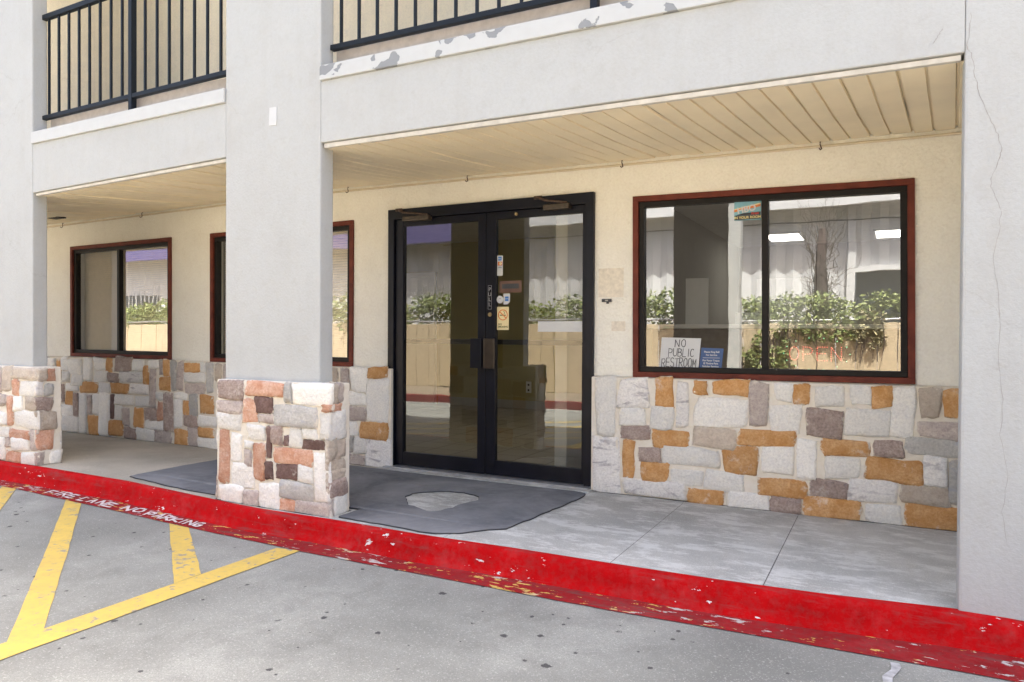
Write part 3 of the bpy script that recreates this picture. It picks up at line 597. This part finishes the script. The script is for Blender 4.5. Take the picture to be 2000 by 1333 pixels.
railing(-3.193, .26, 2.953, 2.932, [-3.117+.143*i for i in range(24) if abs(-3.117+.143*i+1.395) > .05], [-1.395])
railing(-6.378, -4.06, 2.916, 2.950, [-6.259+.1365*i for i in range(16) if abs(-6.259+.1365*i+5.18) > .05], [-5.182])
# windows
def window(quad, mull, blind=None, split=None):
    TL, TR, BR, BL = [Vector(q) for q in quad]; wn = empty('window', parent=motel)
    def pt(a, b): return TL.lerp(TR, a).lerp(BL.lerp(BR, a), b)       # a across, b down
    W = (TR-TL).length; H = (TL-BL).length
    def bar_(name, a0, a1, b0, b1, y0, y1, mat, bev=.003):
        c = [pt(a0,b1), pt(a1,b1), pt(a1,b0), pt(a0,b0)]
        return MB().hexa([(c[0].x,y0,c[0].y),(c[1].x,y0,c[1].y),(c[1].x,y1,c[1].y),(c[0].x,y1,c[0].y),(c[3].x,y0,c[3].y),(c[2].x,y0,c[2].y),(c[2].x,y1,c[2].y),(c[3].x,y1,c[3].y)]).build(name, mat, wn, bev)
    cu, cv = .040/W, .040/H
    for nm, m_, a, y0, y1, e in (('casing', M['casing'], 0, -.018, .03, 1), ('frame', M['frame'], 1, .004, .06, 1)):
        o0, o1, u0, u1 = (0, 0, cu, cv) if a == 0 else (cu, cv, cu*1.95, cv*1.95)
        bar_(nm, o0, 1-o0, o1, u1, y0, y1, m_); bar_(nm, o0, 1-o0, 1-u1, 1-o1, y0, y1, m_)
        bar_(nm, o0, u0, u1, 1-u1, y0, y1, m_); bar_(nm, 1-u0, 1-o0, u1, 1-u1, y0, y1, m_)
    m = mull; bar_('mullion', m-.020/W, m+.020/W, cv*1.95, 1-cv*1.95, .0, .05, M['frame'])
    for a0, a1, y in ((cu*1.95, m-.02/W, .034), (m+.02/W, 1-cu*1.95, .040)):
        c = [pt(a0,1-cv*1.95), pt(a1,1-cv*1.95), pt(a1,cv*1.95), pt(a0,cv*1.95)]
        MB().quad(*[(q.x, y, q.y) for q in c]).build('pane', M['glass'], wn, fix=False)
    if blind:
        c = [pt(.03,.97), pt(.97,.03)]; mb = MB(); n = 52
        for i in range(n):
            z = c[0].y + (c[1].y-c[0].y)*(i+.5)/n
            mb.poly([(c[0].x,.115,z-.012),(c[1].x,.115,z-.012),(c[1].x,.128,z+.010),(c[0].x,.128,z+.010)], [(0,1,2,3)])
        b = mb.build('blind', M['blind'], wn, fix=False)
        P('headrail', b, M['blind'], c[0].x, c[1].x, .10, .14, c[1].y-.002, c[1].y+.03)
    return wn
window(((-8.252,2.100),(-6.549,2.113),(-6.547,.853),(-8.249,.857)), .488, blind=True)
window(((-5.970,2.116),(-4.167,2.130),(-4.170,.842),(-5.968,.846)), .5, blind=True)
window(((-1.629,2.127),(.134,2.094),(.150,.850),(-1.619,.835)), .509)
# entrance: frame, two glazed leaves
fr = empty('entrance_frame', parent=motel)
P('jamb', fr, M['door_black'], -3.775, -3.712, -.035, .09, .0, 2.18, bevel=.006); P('jamb', fr, M['door_black'], -1.985, -1.918, -.035, .09, .0, 2.178, bevel=.006)
P('header', fr, M['door_black'], -3.776, -1.917, -.036, .091, 2.100, 2.184, bevel=.006)
P('threshold', fr, M['alu'], -3.77, -1.92, -.10, .12, .002, .022, bevel=.004); P('threshold_step', fr, M['walk'], -3.80, -1.90, -.16, -.06, -.01, .010, bevel=.004)
def leaf_door(x0, x1, gx0, gx1, hand, hx0, hx1):
    lf = empty('door_leaf', parent=motel); y0, y1 = -.012, .034; z0, z1 = .026, 2.098
    P('stile', lf, M['door_black'], x0, gx0, y0, y1, z0, z1, bevel=.005); P('stile', lf, M['door_black'], gx1, x1, y0, y1, z0, z1, bevel=.005)
    P('bottom_rail', lf, M['door_black'], gx0-.001, gx1+.001, y0+.002, y1-.002, z0, .140, bevel=.004); P('top_rail', lf, M['door_black'], gx0-.001, gx1+.001, y0+.002, y1-.002, 2.040, z1, bevel=.004)
    MB().quad((gx0,.012,.14),(gx1,.012,.14),(gx1,.012,2.04),(gx0,.012,2.04)).build('pane', M['door_glass'], lf, fix=False)
    P('push_bar', lf, M['frame'], gx0-.02, gx1+.02, .05, .075, 1.055, 1.095, bevel=.004)
    h = P('pull_handle', lf, M['handle'] if hand else M['door_black'], hx0, hx1, -.062, -.050, .868, 1.103, bevel=.004)
    for z in (.90, 1.07): MB().tube([((hx0+hx1)/2,-.050,z),((hx0+hx1)/2,-.012,z)], .008, 8).build('standoff', M['handle'], h)
    return lf
dl = leaf_door(-3.710, -2.834, -3.628, -2.905, 0, -2.945, -2.842); dr = leaf_door(-2.828, -1.987, -2.744, -2.012, 1, -2.822, -2.726)
MB().disc((-2.790,-.012,1.292), .016, 14, h=.010).build('lock_cylinder', M['brass'], dr)
text('pull_lettering', 'P\nU\nL\nL', .042, M['alu'], face_mtx(-2.795,-.0135,1.43), dr, line=.95)
mb = MB()
for a in ((-2.811,-2.809,1.335,1.52),(-2.781,-2.779,1.335,1.52),(-2.811,-2.779,1.520,1.522),(-2.811,-2.779,1.333,1.335)): mb.box(a[0],a[1],-.0135,-.0122,a[2],a[3])
mb.build('pull_outline', M['alu'], dr)
def closer(x0, x1, ax, lf):
    P('closer_body', lf, M['closer'], x0, x1, -.075, -.012, 2.070, 2.112, bevel=.008)
    s = 1 if ax > x1 else -1
    mb = MB().tube([(x1-.02,-.06,2.115),(x0+.02,-.10,2.140)], .009, 6).tube([(x0+.02,-.10,2.142),(x0-.06,-.045,2.172)], .009, 6)
    mb.build('closer_arm', M['rust'], lf, smooth=True); P('closer_foot', lf, M['rust'], x0-.085, x0-.02, -.055, -.036, 2.160, 2.186, bevel=.004)
closer(-3.60, -3.34, 0, dl); closer(-2.31, -2.10, 0, dr)
MB().disc((-2.56,-.014,2.066), .012, 10, h=.012).build('bolt', M['brass'], dr)
# marks left on the wall beside the door
MB().box(-1.888,-1.697,-.0025,.002,1.412,1.622).build('plate_ghost', M['patch'], motel); MB().box(-1.786,-1.682,-.0025,.002,1.165,1.236).build('plate_ghost', M['patch'], motel)

# painted contact shade and grime where walls and bases meet the walkway
M['grime_shade'] = plain('joint_grime_shade', (.05,.045,.04), .95, bump=0)
def grime_shade(pts, seed):
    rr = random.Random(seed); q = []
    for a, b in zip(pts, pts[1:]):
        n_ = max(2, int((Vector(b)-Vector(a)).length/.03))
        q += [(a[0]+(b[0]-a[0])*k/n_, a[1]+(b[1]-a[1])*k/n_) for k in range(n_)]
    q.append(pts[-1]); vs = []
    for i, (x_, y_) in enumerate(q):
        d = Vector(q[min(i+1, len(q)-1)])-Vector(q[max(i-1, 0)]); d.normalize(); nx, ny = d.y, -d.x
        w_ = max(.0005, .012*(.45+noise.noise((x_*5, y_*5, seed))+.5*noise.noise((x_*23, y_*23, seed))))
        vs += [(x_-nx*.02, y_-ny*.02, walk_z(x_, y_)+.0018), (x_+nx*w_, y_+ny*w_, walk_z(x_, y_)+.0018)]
    MB().poly(vs, [(2*i, 2*i+1, 2*i+3, 2*i+2) for i in range(len(q)-1)]).build('joint_grime_shade', M['grime_shade'], walk, fix=False)
grime_shade([(-1.92,-.072),(1.8,-.072)], 1); grime_shade([(-9.6,-.072),(-3.73,-.072)], 2); grime_shade([(-4.06,-1.572),(-3.055,-1.572),(-3.055,-1.366)], 3); grime_shade([(-8.2,-1.572),(-6.135,-1.572),(-6.135,-1.366)], 4); grime_shade([(-3.78,-.04),(-1.915,-.04)], 5); grime_shade([(.268,-1.4965),(2.0,-1.4965)], 6)
# ---------------------------------------------------------------- lobby behind the glass
P('floor', motel, M['tile'], -13.9, 5.9, .125, 9.8, -.02, .004)
P('ceiling', motel, M['ceiling'], -13.9, 5.9, .145, 9.8, 2.58, 2.599)
lob = P('lobby_wall', motel, M['olive'], -7.4, -2.30, 4.8, 4.9, .0, 2.58)
P('baseboard', lob, M['int_grey'], -6.42, -2.32, 4.785, 4.799, .005, .13)
P('lobby_wall', motel, M['int_grey'], -2.30, -2.20, .15, 4.9, 0, 2.58)
P('lobby_wall', motel, M['int_grey'], -7.5, -7.4, .15, 4.9, 0, 2.58)
P('lobby_wall', motel, M['int_grey'], -2.2, 4, 7.3, 7.4, 0, 2.58); P('lobby_wall', motel, M['int_grey'], 3.9, 4.0, .15, 7.3, 0, 2.58); P('lobby_wall', motel, M['int_grey'], -2.3, -2.2, 4.9, 7.3, 0, 2.58)
idr = P('inner_door', motel, M['int_white'], -7.1, -6.56, 4.75, 4.79, .01, 2.05); P('door_casing', idr, M['int_white'], -6.555, -6.46, 4.74, 4.798, .0, 2.12); P('door_casing', idr, M['int_white'], -7.2, -6.556, 4.74, 4.798, 2.055, 2.12)
MB().disc((-6.62,4.75,1.0), .03, 10, h=.05).build('door_knob', M['brass'], idr)
out = P('wall_outlet', motel, M['int_white'], -4.845, -4.757, 4.79, 4.799, .25, .42); 
for z in (.29, .37): P('socket', out, M['frame'], -4.815, -4.787, 4.786, 4.789, z-.015, z+.015)
idr2 = P('inner_door', motel, M['int_white'], -1.9, -1.15, 7.25, 7.29, .01, 2.05); P('door_casing', idr2, M['int_grey'], -1.145, -1.06, 7.24, 7.298, 0, 2.12)
cn = empty('reception_counter', (-.3, 2.3, 0)); tag(cn, 'dark reception counter with pale top seen through the lobby window', 'counter')
P('front_panel', cn, M['wood'], -1.85, 2.2, -.05, .03, .005, 1.20); P('counter_top', cn, M['int_white'], -1.88, 2.25, -.15, .35, 1.203, 1.243, bevel=.006)
def lamp(x, y, l, label):
    t = empty('ceiling_light', (x, y, 2.57)); tag(t, label, 'ceiling light', 'lit ceiling panels in the lobby')
    P('housing', t, M['int_white'], -.25, .25, -.40, .40, -.02, .008); P('diffuser', t, M['lamp'], -.22, .22, -.37, .37, -.026, -.0215)
lamp(-1.34, 6.1, 1, 'lit ceiling panel glimpsed through the lobby window just right of its mullion')
lamp(-4.4, 1.5, 1, 'added, unseen ceiling panel lighting the lobby just behind the double doors')  # extra fill lamp outside the view, added to brighten the lobby
lamp(-2.9, 2.0, 1, 'added, unseen ceiling panel lighting the lobby next to the partition right of the doors')  # another added lobby fill lamp, hidden above the door opening
lamp(-.7, 1.3, 1, 'added, unseen ceiling panel filling in light above the reception counter behind the lobby window')  # fill lamp added out of sight for the room behind the window
lamp(.06, 6.3, 1, 'lit ceiling panel glimpsed near the upper right corner of the lobby window')
pc = MB().box(-1.86,-1.63,2.46,2.475,1.246,1.72).build('notice_board', M['paper']); tag(pc, 'tall pale notice standing on the counter at the left of the lobby window', 'notice')
pc = MB().box(-1.33,-1.08,2.30,2.31,1.246,1.36).build('counter_notice', M['paper']); tag(pc, 'small white notice standing on the middle of the reception counter', 'notice')
# ---------------------------------------------------------------- signs and decals on the glass
YI = .026
def sign(name, quad, y, mat, label, cat, th=.004):
    e = empty(name, (quad[0][0], y, quad[0][1])); tag(e, label, cat); ox, oz = quad[0]
    q = [(a-ox, b-oz) for a, b in quad]
    MB().hexa([(q[0][0],0,q[0][1]),(q[1][0],0,q[1][1]),(q[1][0],th,q[1][1]),(q[0][0],th,q[0][1]),(q[3][0],0,q[3][1]),(q[2][0],0,q[2][1]),(q[2][0],th,q[2][1]),(q[3][0],th,q[3][1])]).build('card', mat, e)
    return e
e = sign('paper_sign', [(-1.438,.909),(-1.162,.911),(-1.146,1.117),(-1.421,1.122)], YI, M['paper'], 'white card hand-lettered NO PUBLIC RESTROOM in the lobby window', 'sign')
mb = MB(); r = random.Random(3); fn = lambda u, v, z: (u+v*.08, -.0012-z, v)
strokes(mb, 'NO', .100, .148, .030, .050, .014, .0048, 0, fn, .05, .0, r); strokes(mb, 'PUBLIC', .058, .080, .026, .054, .008, .0048, 0, fn, .05, 0, r); strokes(mb, 'RESTROOM', .016, .006, .0245, .062, .0065, .0048, 0, fn, .05, 0, r)
mb.build('lettering', M['ink'], e, fix=False)
e = sign('service_sign', [(-1.157,.909),(-1.006,.912),(-.993,1.049),(-1.142,1.053)], YI+.001, M['sign_blue'], 'small blue sign with white service text beside the NO PUBLIC RESTROOM card', 'sign')
for s, z, sz in (('Please Ring Bell', .115, .0165), ('For Service', .094, .0165), ('Por Favor Toque', .056, .0165), ('El Timbre Para', .036, .0165), ('Solicitar Servicio', .016, .0165)):
    text('lettering', s, sz, M['paper'], face_mtx(.076+z*.08, -.0012, z), e, bold=.0005)
MB().box(.025,.14,-.0015,-.0005,.0735,.0760).build('rule', M['paper'], e)
e = sign('channel_sign', [(-.930,1.914),(-.757,1.910),(-.756,2.036),(-.930,2.038)], YI, M['teal_ink'], 'colourful printed card reading IN YOUR ROOM at the top of the lobby window', 'sign')
MB().box(.002,.171,-.001,0.0,.002,.030).build('band', M['navy_ink'], e); text('lettering', 'IN YOUR ROOM', .0235, M['yellow_ink'], face_mtx(.087,-.0022,.0155), e, bold=.0006)
MB().poly([(.0,-.001,.055),(.17,-.001,.085),(.17,-.001,.100),(.0,-.001,.070)], [(0,1,2,3)]).build('stripe', M['orange_ink'], e, fix=False)
MB().poly([(.0,-.0012,.070),(.17,-.0012,.100),(.17,-.0012,.108),(.0,-.0012,.076)], [(0,1,2,3)]).build('stripe', M['cream_card'], e, fix=False)
MB().poly([(.002,-.0008,.031),(.171,-.0008,.031),(.171,-.0008,.050),(.06,-.0008,.046)], [(0,1,2,3)]).build('stripe', M['navy_ink'], e, fix=False)
text('lettering', 'HBO', .058, M['paper'], face_mtx(.080,-.0024,.070,.16), e, bold=.0018); text('lettering', 'Free', .026, M['red_ink'], face_mtx(.135,-.0024,.040,.05), e, bold=.0006)
# OPEN sign made of single lamps
op = empty('open_sign', (-.60, .10, .96)); tag(op, 'light-dot OPEN sign with red letters in the right pane of the lobby window', 'sign')
mb = MB(); mg = MB()
mb2 = MB()
for gi, c in enumerate('OPEN'):
    gx = .02+gi*.085
    for st in GLYPH[c]:
        pts = [Vector((gx+px*.060, .018+py*.088)) for px, py in st]; L_ = sum((b-a).length for a, b in zip(pts, pts[1:])); nn = max(3, int(L_/.0135)); acc = 0; step = L_/nn; nxt = 0
        for a, b in zip(pts, pts[1:]):
            l = (b-a).length
            while nxt <= acc+l+1e-6 and l > 0:
                q = a+(b-a)*((nxt-acc)/l); mb.disc((q.x, 0, q.y), .0036, 6, h=.004); nxt += step
            acc += l
mb.build('red_lamps', M['led_red'], op, fix=False)
for k in range(14):
    a = 2*math.pi*k/14; mg.disc((.185+.20*math.cos(a), 0, .062+.105*math.sin(a)), .0034, 6, h=.004)
mg.build('green_lamps', M['led_green'], op, fix=False)
P('hanging_wire', op, M['frame'], .18, .183, .002, .004, .17, .9)
YD = .0095
e = sign('no_smoking_decal', [(-2.740,1.171),(-2.636,1.171),(-2.636,1.353),(-2.740,1.353)], YD, M['cream_card'], 'cream no smoking decal on the right door leaf', 'decal', .0012)
n = 28; ring = [[(.052+rr*math.cos(2*math.pi*k/n), .118+rr*math.sin(2*math.pi*k/n)) for k in range(n)] for rr in (.043, .036)]
curve_mesh('prohibition_ring', ring, M['orange_ink'], e, .0008, mtx=face_mtx(0,-.0006,0))
MB().box(-.039,.039,-.001,-.0003,-.004,.004).build('prohibition_bar', M['orange_ink'], e).matrix_local = Matrix.Translation((.052,0,.118)) @ Matrix.Rotation(rad(42), 4, 'Y')
MB().box(.024,.056,-.0008,-.0002,.112,.119).poly([(.06,-.0006,.112),(.078,-.0006,.112),(.078,-.0006,.119),(.06,-.0006,.119)], [(0,1,2,3)]).build('cigarette', M['olive_ink'], e)
mb = MB()
for k in range(8): a0 = k/8*4; x0 = .058+.007*math.sin(a0); mb.box(x0, x0+.004, -.0008, -.0002, .122+k*.0033, .126+k*.0033)
mb.build('smoke', M['olive_ink'], e)
text('lettering', 'NO', .020, M['olive_ink'], face_mtx(.027,-.0008,.044), e, bold=.0004); text('lettering', 'SMOKING', .020, M['olive_ink'], face_mtx(.054,-.0008,.024), e, bold=.0004)
e = sign('card_sticker', [(-2.742,1.598),(-2.692,1.598),(-2.692,1.755),(-2.740,1.757)], YD, M['paper'], 'tall white payment card sticker on the right door leaf', 'sticker', .0012)
P('blue_mark', e, M['blue_ink'], .009, .041, -.0008, -.0002, .118, .150); P('orange_mark', e, M['red_ink'], .006, .045, -.0008, -.0002, .080, .110)
MB().disc((.018,-.0008,.095), .012, 14, h=.0004).build('round_mark', M['orange_ink'], e); MB().disc((.031,-.0012,.095), .012, 14, h=.0004).build('round_mark', M['cream_card'], e)
text('lettering', 'VISA', .016, M['sign_blue'], face_mtx(.025,-.0008,.064), e); text('lettering', 'AMEX', .011, M['paper'], face_mtx(.025,-.0012,.134), e)
e = empty('round_sticker', (-2.714, YD, 1.410)); tag(e, 'round white sticker on the right door leaf beside a blue card sticker', 'sticker'); MB().disc((0,0,0), .030, 20, h=.0012).build('card', M['paper'], e); P('mark', e, M['ink'], -.004, .004, -.0018, -.0013, .006, .012)
e = sign('blue_card_sticker', [(-2.684,1.371),(-2.648,1.371),(-2.626,1.392),(-2.626,1.456)], YD, M['paper'], 'white sticker with a blue square on the right door leaf', 'sticker', .0012)
bpy.data.objects.remove(e.children[0])
MB().poly([(0,0,0),(.036,0,0),(.058,0,.021),(.058,0,.085),(0,0,.085)], [(0,1,2,3,4)]).build('card', M['paper'], e, fix=False); P('blue_mark', e, M['blue_ink'], .014, .046, -.001, -.0004, .026, .062); text('lettering', 'AMEX', .011, M['paper'], face_mtx(.030,-.0014,.044), e)
e = sign('hours_decal', [(-2.724,1.463),(-2.528,1.463),(-2.528,1.556),(-2.724,1.556)], .016, M['mauve_ink'], 'faded reddish rounded decal behind the right door glass', 'decal', .001)
P('blue_panel', e, plain('faded_blue_print', (.10,.11,.15), .6), .022, .172, -.0012, -.0004, .032, .070)
e = MB().box(-2.383,-2.0125,.0085,.0105,1.158,1.238).build('white_strip', M['paper']); tag(e, 'blank white strip stuck across the right door glass', 'strip')
# ---------------------------------------------------------------- small things on the facade
def hook(x, z, label):
    o = MB().tube([(0,.0,.016),(0,-.012,.014),(0,-.014,0),(.006,-.014,-.020),(.010,-.02,-.030),(.004,-.03,-.038),(-.004,-.036,-.030)], .0042, 6).build('hook', M['rust'], None, smooth=True)
    o.location = (x, -.022, z); tag(o, label, 'hook', 'wire hooks below the soffit')
for x, z, lb in ((-.394,2.352,'rusty wire hook under the soffit above the right half of the lobby window'), (-1.705,2.372,'rusty wire hook under the soffit between the doors and the lobby window'), (-2.995,2.388,'rusty wire hook under the soffit above the double doors'),
                 (-4.212,2.402,'rusty wire hook under the soffit close to the stone-based middle pier'), (-6.975,2.376,'rusty wire hook above the right pane of the far left window'), (-8.361,2.356,'rusty wire hook at the far left corner beside the left pier')): hook(x, z, lb)
br = empty('bell_bracket', (-1.822, -.002, 1.388)); tag(br, 'small black broken bell bracket on the wall right of the doors', 'bracket')
curve_mesh('plate', [[(-.036,-.011),(.036,-.011),(.036,.011),(-.036,.011)], [(-.016,-.005),(.012,-.005),(.012,.005),(-.016,.005)]], M['ink'], br, .012, mtx=face_mtx(0,-.006,0)); P('stub', br, M['ink'], .0, .016, -.014, -.001, -.024, -.0105)
cp = MB().hexa([(-.036,0,-.058),(.030,0,-.060),(.030,.004,-.060),(-.036,.004,-.058),(-.030,0,.060),(.036,0,.058),(.036,.004,.058),(-.030,.004,.060)]).build('blank_card', M['paper'], None, .001); cp.location = (-3.606, YF-.0042, 2.563); tag(cp, 'small blank white card fixed high on the middle pier', 'card')
# ---------------------------------------------------------------- door mat with a worn hole
OUT = [(-5.13,-1.45),(-5.19,-1.0),(-5.22,-.5),(-5.16,-.2),(-4.4,-.15),(-3.8,-.17),(-2.9,-.18),(-2.0,-.17),(-1.90,-.20),(-1.885,-.30),(-1.90,-.62),(-1.935,-.93),(-1.95,-1.15),(-1.966,-1.276),(-2.06,-1.38),(-2.15,-1.48),(-2.27,-1.565),(-2.37,-1.575),(-2.684,-1.545),(-2.80,-1.555),(-3.0,-1.54),(-3.0,-1.33),(-4.12,-1.33),(-4.15,-1.50),(-4.6,-1.50),(-5.0,-1.47)]
HOLE = [(-2.891,-.99),(-2.98,-.88),(-2.99,-.79),(-2.90,-.68),(-2.80,-.62),(-2.682,-.59),(-2.58,-.61),(-2.513,-.66),(-2.468,-.758),(-2.485,-.86),(-2.519,-.952),(-2.50,-1.04),(-2.531,-1.13),(-2.60,-1.155),(-2.70,-1.13),(-2.801,-1.074)]
def rough(lp, amp, n):
    o = []
    for i, a in enumerate(lp):
        b = lp[(i+1) % len(lp)]
        for k in range(n):
            t = k/n; x, y = a[0]+(b[0]-a[0])*t, a[1]+(b[1]-a[1])*t
            o.append((x+amp*noise.noise((x*9, y*9, 2)), y+amp*noise.noise((x*9, y*9, 8))))
    return o
mt = empty('floor_mat', (0, 0, 0)); tag(mt, 'worn grey entrance mat with a ragged hole before the double doors', 'mat')
def liftm(o):
    for v_ in o.data.vertices: v_.co.z += walk_z(v_.co.x, v_.co.y)
liftm(curve_mesh('backing', [rough([(a*1.0+(.004 if a > -3.5 else -.004), b-.004) for a, b in OUT], .016, 6), rough([(a+(.003 if a < -2.72 else -.003), b+(.003 if b < -.85 else -.003)) for a, b in HOLE], .03, 6)], M['mat_edge'], mt, .004, .002))
liftm(curve_mesh('pile', [rough(OUT, .016, 6), rough(HOLE, .03, 6)], M['mat'], mt, .004, .0062))
# ---------------------------------------------------------------- across the lane: what the glass mirrors
ok = MB().box(-40,30,-6.26,-6.12,-.16,.0).build('far_kerb', plain('dull_red_paint', (.16,.02,.02), .8), None, .015); tag(ok, kind='structure')
ps = MB().box(-40,30,-10.9,-6.26,-.16,-.01).build('planting_strip', M['dirt']); tag(ps, kind='structure')
sg = empty('mirror_block', (-2.62, -6.6, -.12)); tag(sg, 'added dark pylon across the lane, mirrored in the left pane of the lobby window', 'block')  # added block that hides the mirrored fence so the lobby shows through
P('shaft', sg, M['bronze_paint'], -.46, .40, -.12, .12, .10, 5.2, bevel=.01); P('lit_side_strip', sg, M['stucco_white'], .402, .58, -.10, .10, .10, 5.2, bevel=.008); P('plinth', sg, M['walk_left'], -.56, .68, -.22, .22, -.02, .10, bevel=.015)  # pale strip on the right imitates the block's lit side face
fe = empty('board_fence', (0, -8.0, 0)); tag(fe, 'tan vertical board fence across the lane, mirrored in the windows', 'fence')
r = random.Random(41); bm_ = None; x = -24.0
for i in range(92):
    if bm_ is None:
        o = P('board', fe, M['fence'], .006, .292, -.012, .012, .0, 1.34, bevel=.004); bm_ = o.data
    else: o = bpy.data.objects.new('board', bm_); COL.objects.link(o); o.parent = fe
    o.location = (x, r.uniform(-.008, .008), r.uniform(-.02, .01)); x += .298
for z in (.3, 1.1): P('fence_rail', fe, M['bark'], -24, 3.4, -.075, -.03, z, z+.09)
MB().tube([(xx, -.03, 1.40+.02*math.sin(xx)) for xx in frange(-24, 3.4, 40)], .022, 6).build('top_pipe', M['alu'], fe, smooth=True)
mbld = empty('metal_building', (0, -11, 0)); tag(mbld, 'white ribbed metal building across the lane, mirrored in the windows', 'building')
def ribs(x0, x1, z0, z1):
    mb = MB(); x = x0; vs = []
    while x < x1: vs += [(x, 0, z0), (x, 0, z1), (x+.165, .05, z0), (x+.165, .05, z1)]; x += .33
    vs += [(x, 0, z0), (x, 0, z1)]
    mb.poly(vs, [(2*i, 2*i+2, 2*i+3, 2*i+1) for i in range(len(vs)//2-1)]); return mb.build('siding', M['metal_wall'], mbld)
ribs(-28, -.72, -.2, 3.75); ribs(-.66, 8, 2.5, 3.75)
P('corner_post', mbld, M['metal_wall'], -.74, -.60, .0, .16, -.2, 3.75); P('fascia', mbld, M['metal_wall'], -28, 8, .42, .53, 3.70, 3.92); P('roof', mbld, M['metal_wall'], -28.2, 8.2, -8, .53, 3.93, 4.02); P('eave', mbld, M['metal_wall'], -28, 8, -.05, .42, 3.74, 3.78)
P('window_glass', mbld, M['dark_glass'], -.58, 8, -.12, -.06, .6, 2.45); P('window_head', mbld, M['metal_wall'], -.6, 8, -.05, .14, 2.42, 2.52)
P('blue_fascia', mbld, M['purple'], -28, -9.2, .54, .59, 3.45, 4.1)
P('barred_window', mbld, M['dark_glass'], -23.2, -21.6, .08, .13, 1.55, 2.35)
mb = MB()
for i in range(9): mb.box(-23.2+i*.2, -23.18+i*.2, .135, .15, 1.55, 2.35)
mb.build('window_bars', M['metal_wall'], mbld)
# shrubs, vines and the dead trunk
def leaf_mesh(name, n, sx, sy, sz, size, r, mat):
    mb = MB(); cl = [(r.uniform(-1, 1), r.uniform(-1, 1), r.uniform(-.6, 1)) for _ in range(16)]
    for _ in range(n):
        c = r.choice(cl); d = Vector((r.gauss(0, 1), r.gauss(0, 1), r.gauss(0, 1))).normalized()*r.uniform(.2, .5)
        p = Vector(((c[0]+d.x)*sx, (c[1]+d.y)*sy, (c[2]+d.z)*sz)); u = Vector((r.gauss(0, 1), r.gauss(0, 1), r.gauss(0, .6))).normalized(); v = u.cross(Vector((r.gauss(0, 1), r.gauss(0, 1), r.gauss(0, 1)))).normalized()
        s = size*r.uniform(.6, 1.3); mb.poly([p-u*s, p-v*s*.45, p+u*s, p+v*s*.45], [(0,1,2,3)])
    me = bpy.data.meshes.new(name); me.from_pydata(mb.v, [], mb.f); me.materials.append(mat); return me
r = random.Random(55); LM = [leaf_mesh('foliage', 1500, .75, .32, .34, .045, r, M['leaf']) for _ in range(3)] + [leaf_mesh('foliage', 1300, .7, .3, .40, .05, r, M['leaf2'])]
stem_me = None
for i in range(20):
    t = empty('shrub', (-23+i*1.28+r.uniform(-.2, .2), -8.45+r.uniform(-.1, .1), 0)); tag(t, 'leafy green shrub growing behind the tan board fence', 'shrub', 'shrubs behind the fence')
    o = bpy.data.objects.new('foliage', LM[r.choice((0, 0, 1, 1, 2, 2, 3))]); COL.objects.link(o); o.parent = t; o.location = (0, .12, 1.46+r.uniform(-.06, .10)); o.scale = (1, 1, r.uniform(.8, 1.35))
    mb = MB()
    for k in range(5): mb.tube([(r.uniform(-.3, .3), 0, -.05), (r.uniform(-.4, .4), r.uniform(-.1, .1), .8), (r.uniform(-.6, .6), r.uniform(-.2, .2), 1.6)], [.03, .02, .008], 5)
    mb.build('stems', M['bark'], t)
def vine(x, z0, ln, w_, label, mat, seed):
    rr = random.Random(seed); t = empty('vine', (x, -7.95, z0)); tag(t, label, 'vine', 'vines hanging over the fence')
    me = leaf_mesh('foliage', 420, w_, .05, ln*.5, .05, rr, mat); o = bpy.data.objects.new('foliage', me); COL.objects.link(o); o.parent = t; o.location = (0, .03, -ln*.3)
    mb = MB()
    for k in range(7): a = rr.uniform(-w_, w_); mb.tube([(a, 0, .1), (a+rr.uniform(-.05, .05), .05, -ln*.5), (a+rr.uniform(-.12, .12), .04, -ln*rr.uniform(.7, 1.2))], [.012, .009, .004], 5)
    mb.build('stems', M['bark'], t)
vine(-1.75, 1.0, .75, .28, 'dark leafy vine low on the fence, mirrored left of the OPEN sign', M['leaf'], 1); vine(-1.1, 1.35, .45, .5, 'trailing vine over the fence top, mirrored above the OPEN sign', M['leaf'], 2); vine(-.25, 1.35, .6, .2, 'thin trailing vine on the fence, mirrored at the right of the lobby window', M['leaf2'], 3); vine(-2.3, .7, .7, .25, 'leafy vine at the foot of the fence, mirrored beside the window mullion', M['leaf'], 4)
tr = empty('dead_tree', (-1.1, -9.4, 0)); tag(tr, 'dead vine-covered trunk across the lane, mirrored in the right pane of the lobby window', 'tree')
rr = random.Random(9)
MB().tube([(0,0,-.1),(.03,0,1.2),(-.02,.02,2.2),(.02,0,3.1)], [.15,.14,.12,.06], 9).build('trunk', M['bark'], tr, smooth=True)
mb = MB()
for k in range(150):
    a = rr.uniform(0, 6.28); z = rr.uniform(.9, 3.2); q = Vector((.15*math.cos(a), .12*math.sin(a), z)); pts = [q]
    for s in range(4): q = q+Vector((rr.gauss(.0, .05)+.05*math.cos(a), rr.gauss(0, .05), rr.uniform(.02, .22) if z > 2.4 else rr.uniform(-.05, .2))); pts.append(q)
    mb.tube(pts, [.008, .007, .006, .005, .003], 3, False)
mb.build('twigs', plain('grey_twigs', (.16,.14,.12), .9), tr, fix=False)
cb2 = MB().tube([(-9+.5*i, -8.9, 3.18-.004*(i-10)**2*.1) for i in range(30)], .012, 5).build('overhead_cable', M['frame'], None, smooth=True); tag(cb2, 'thin dark cable strung in front of the metal building', 'cable')
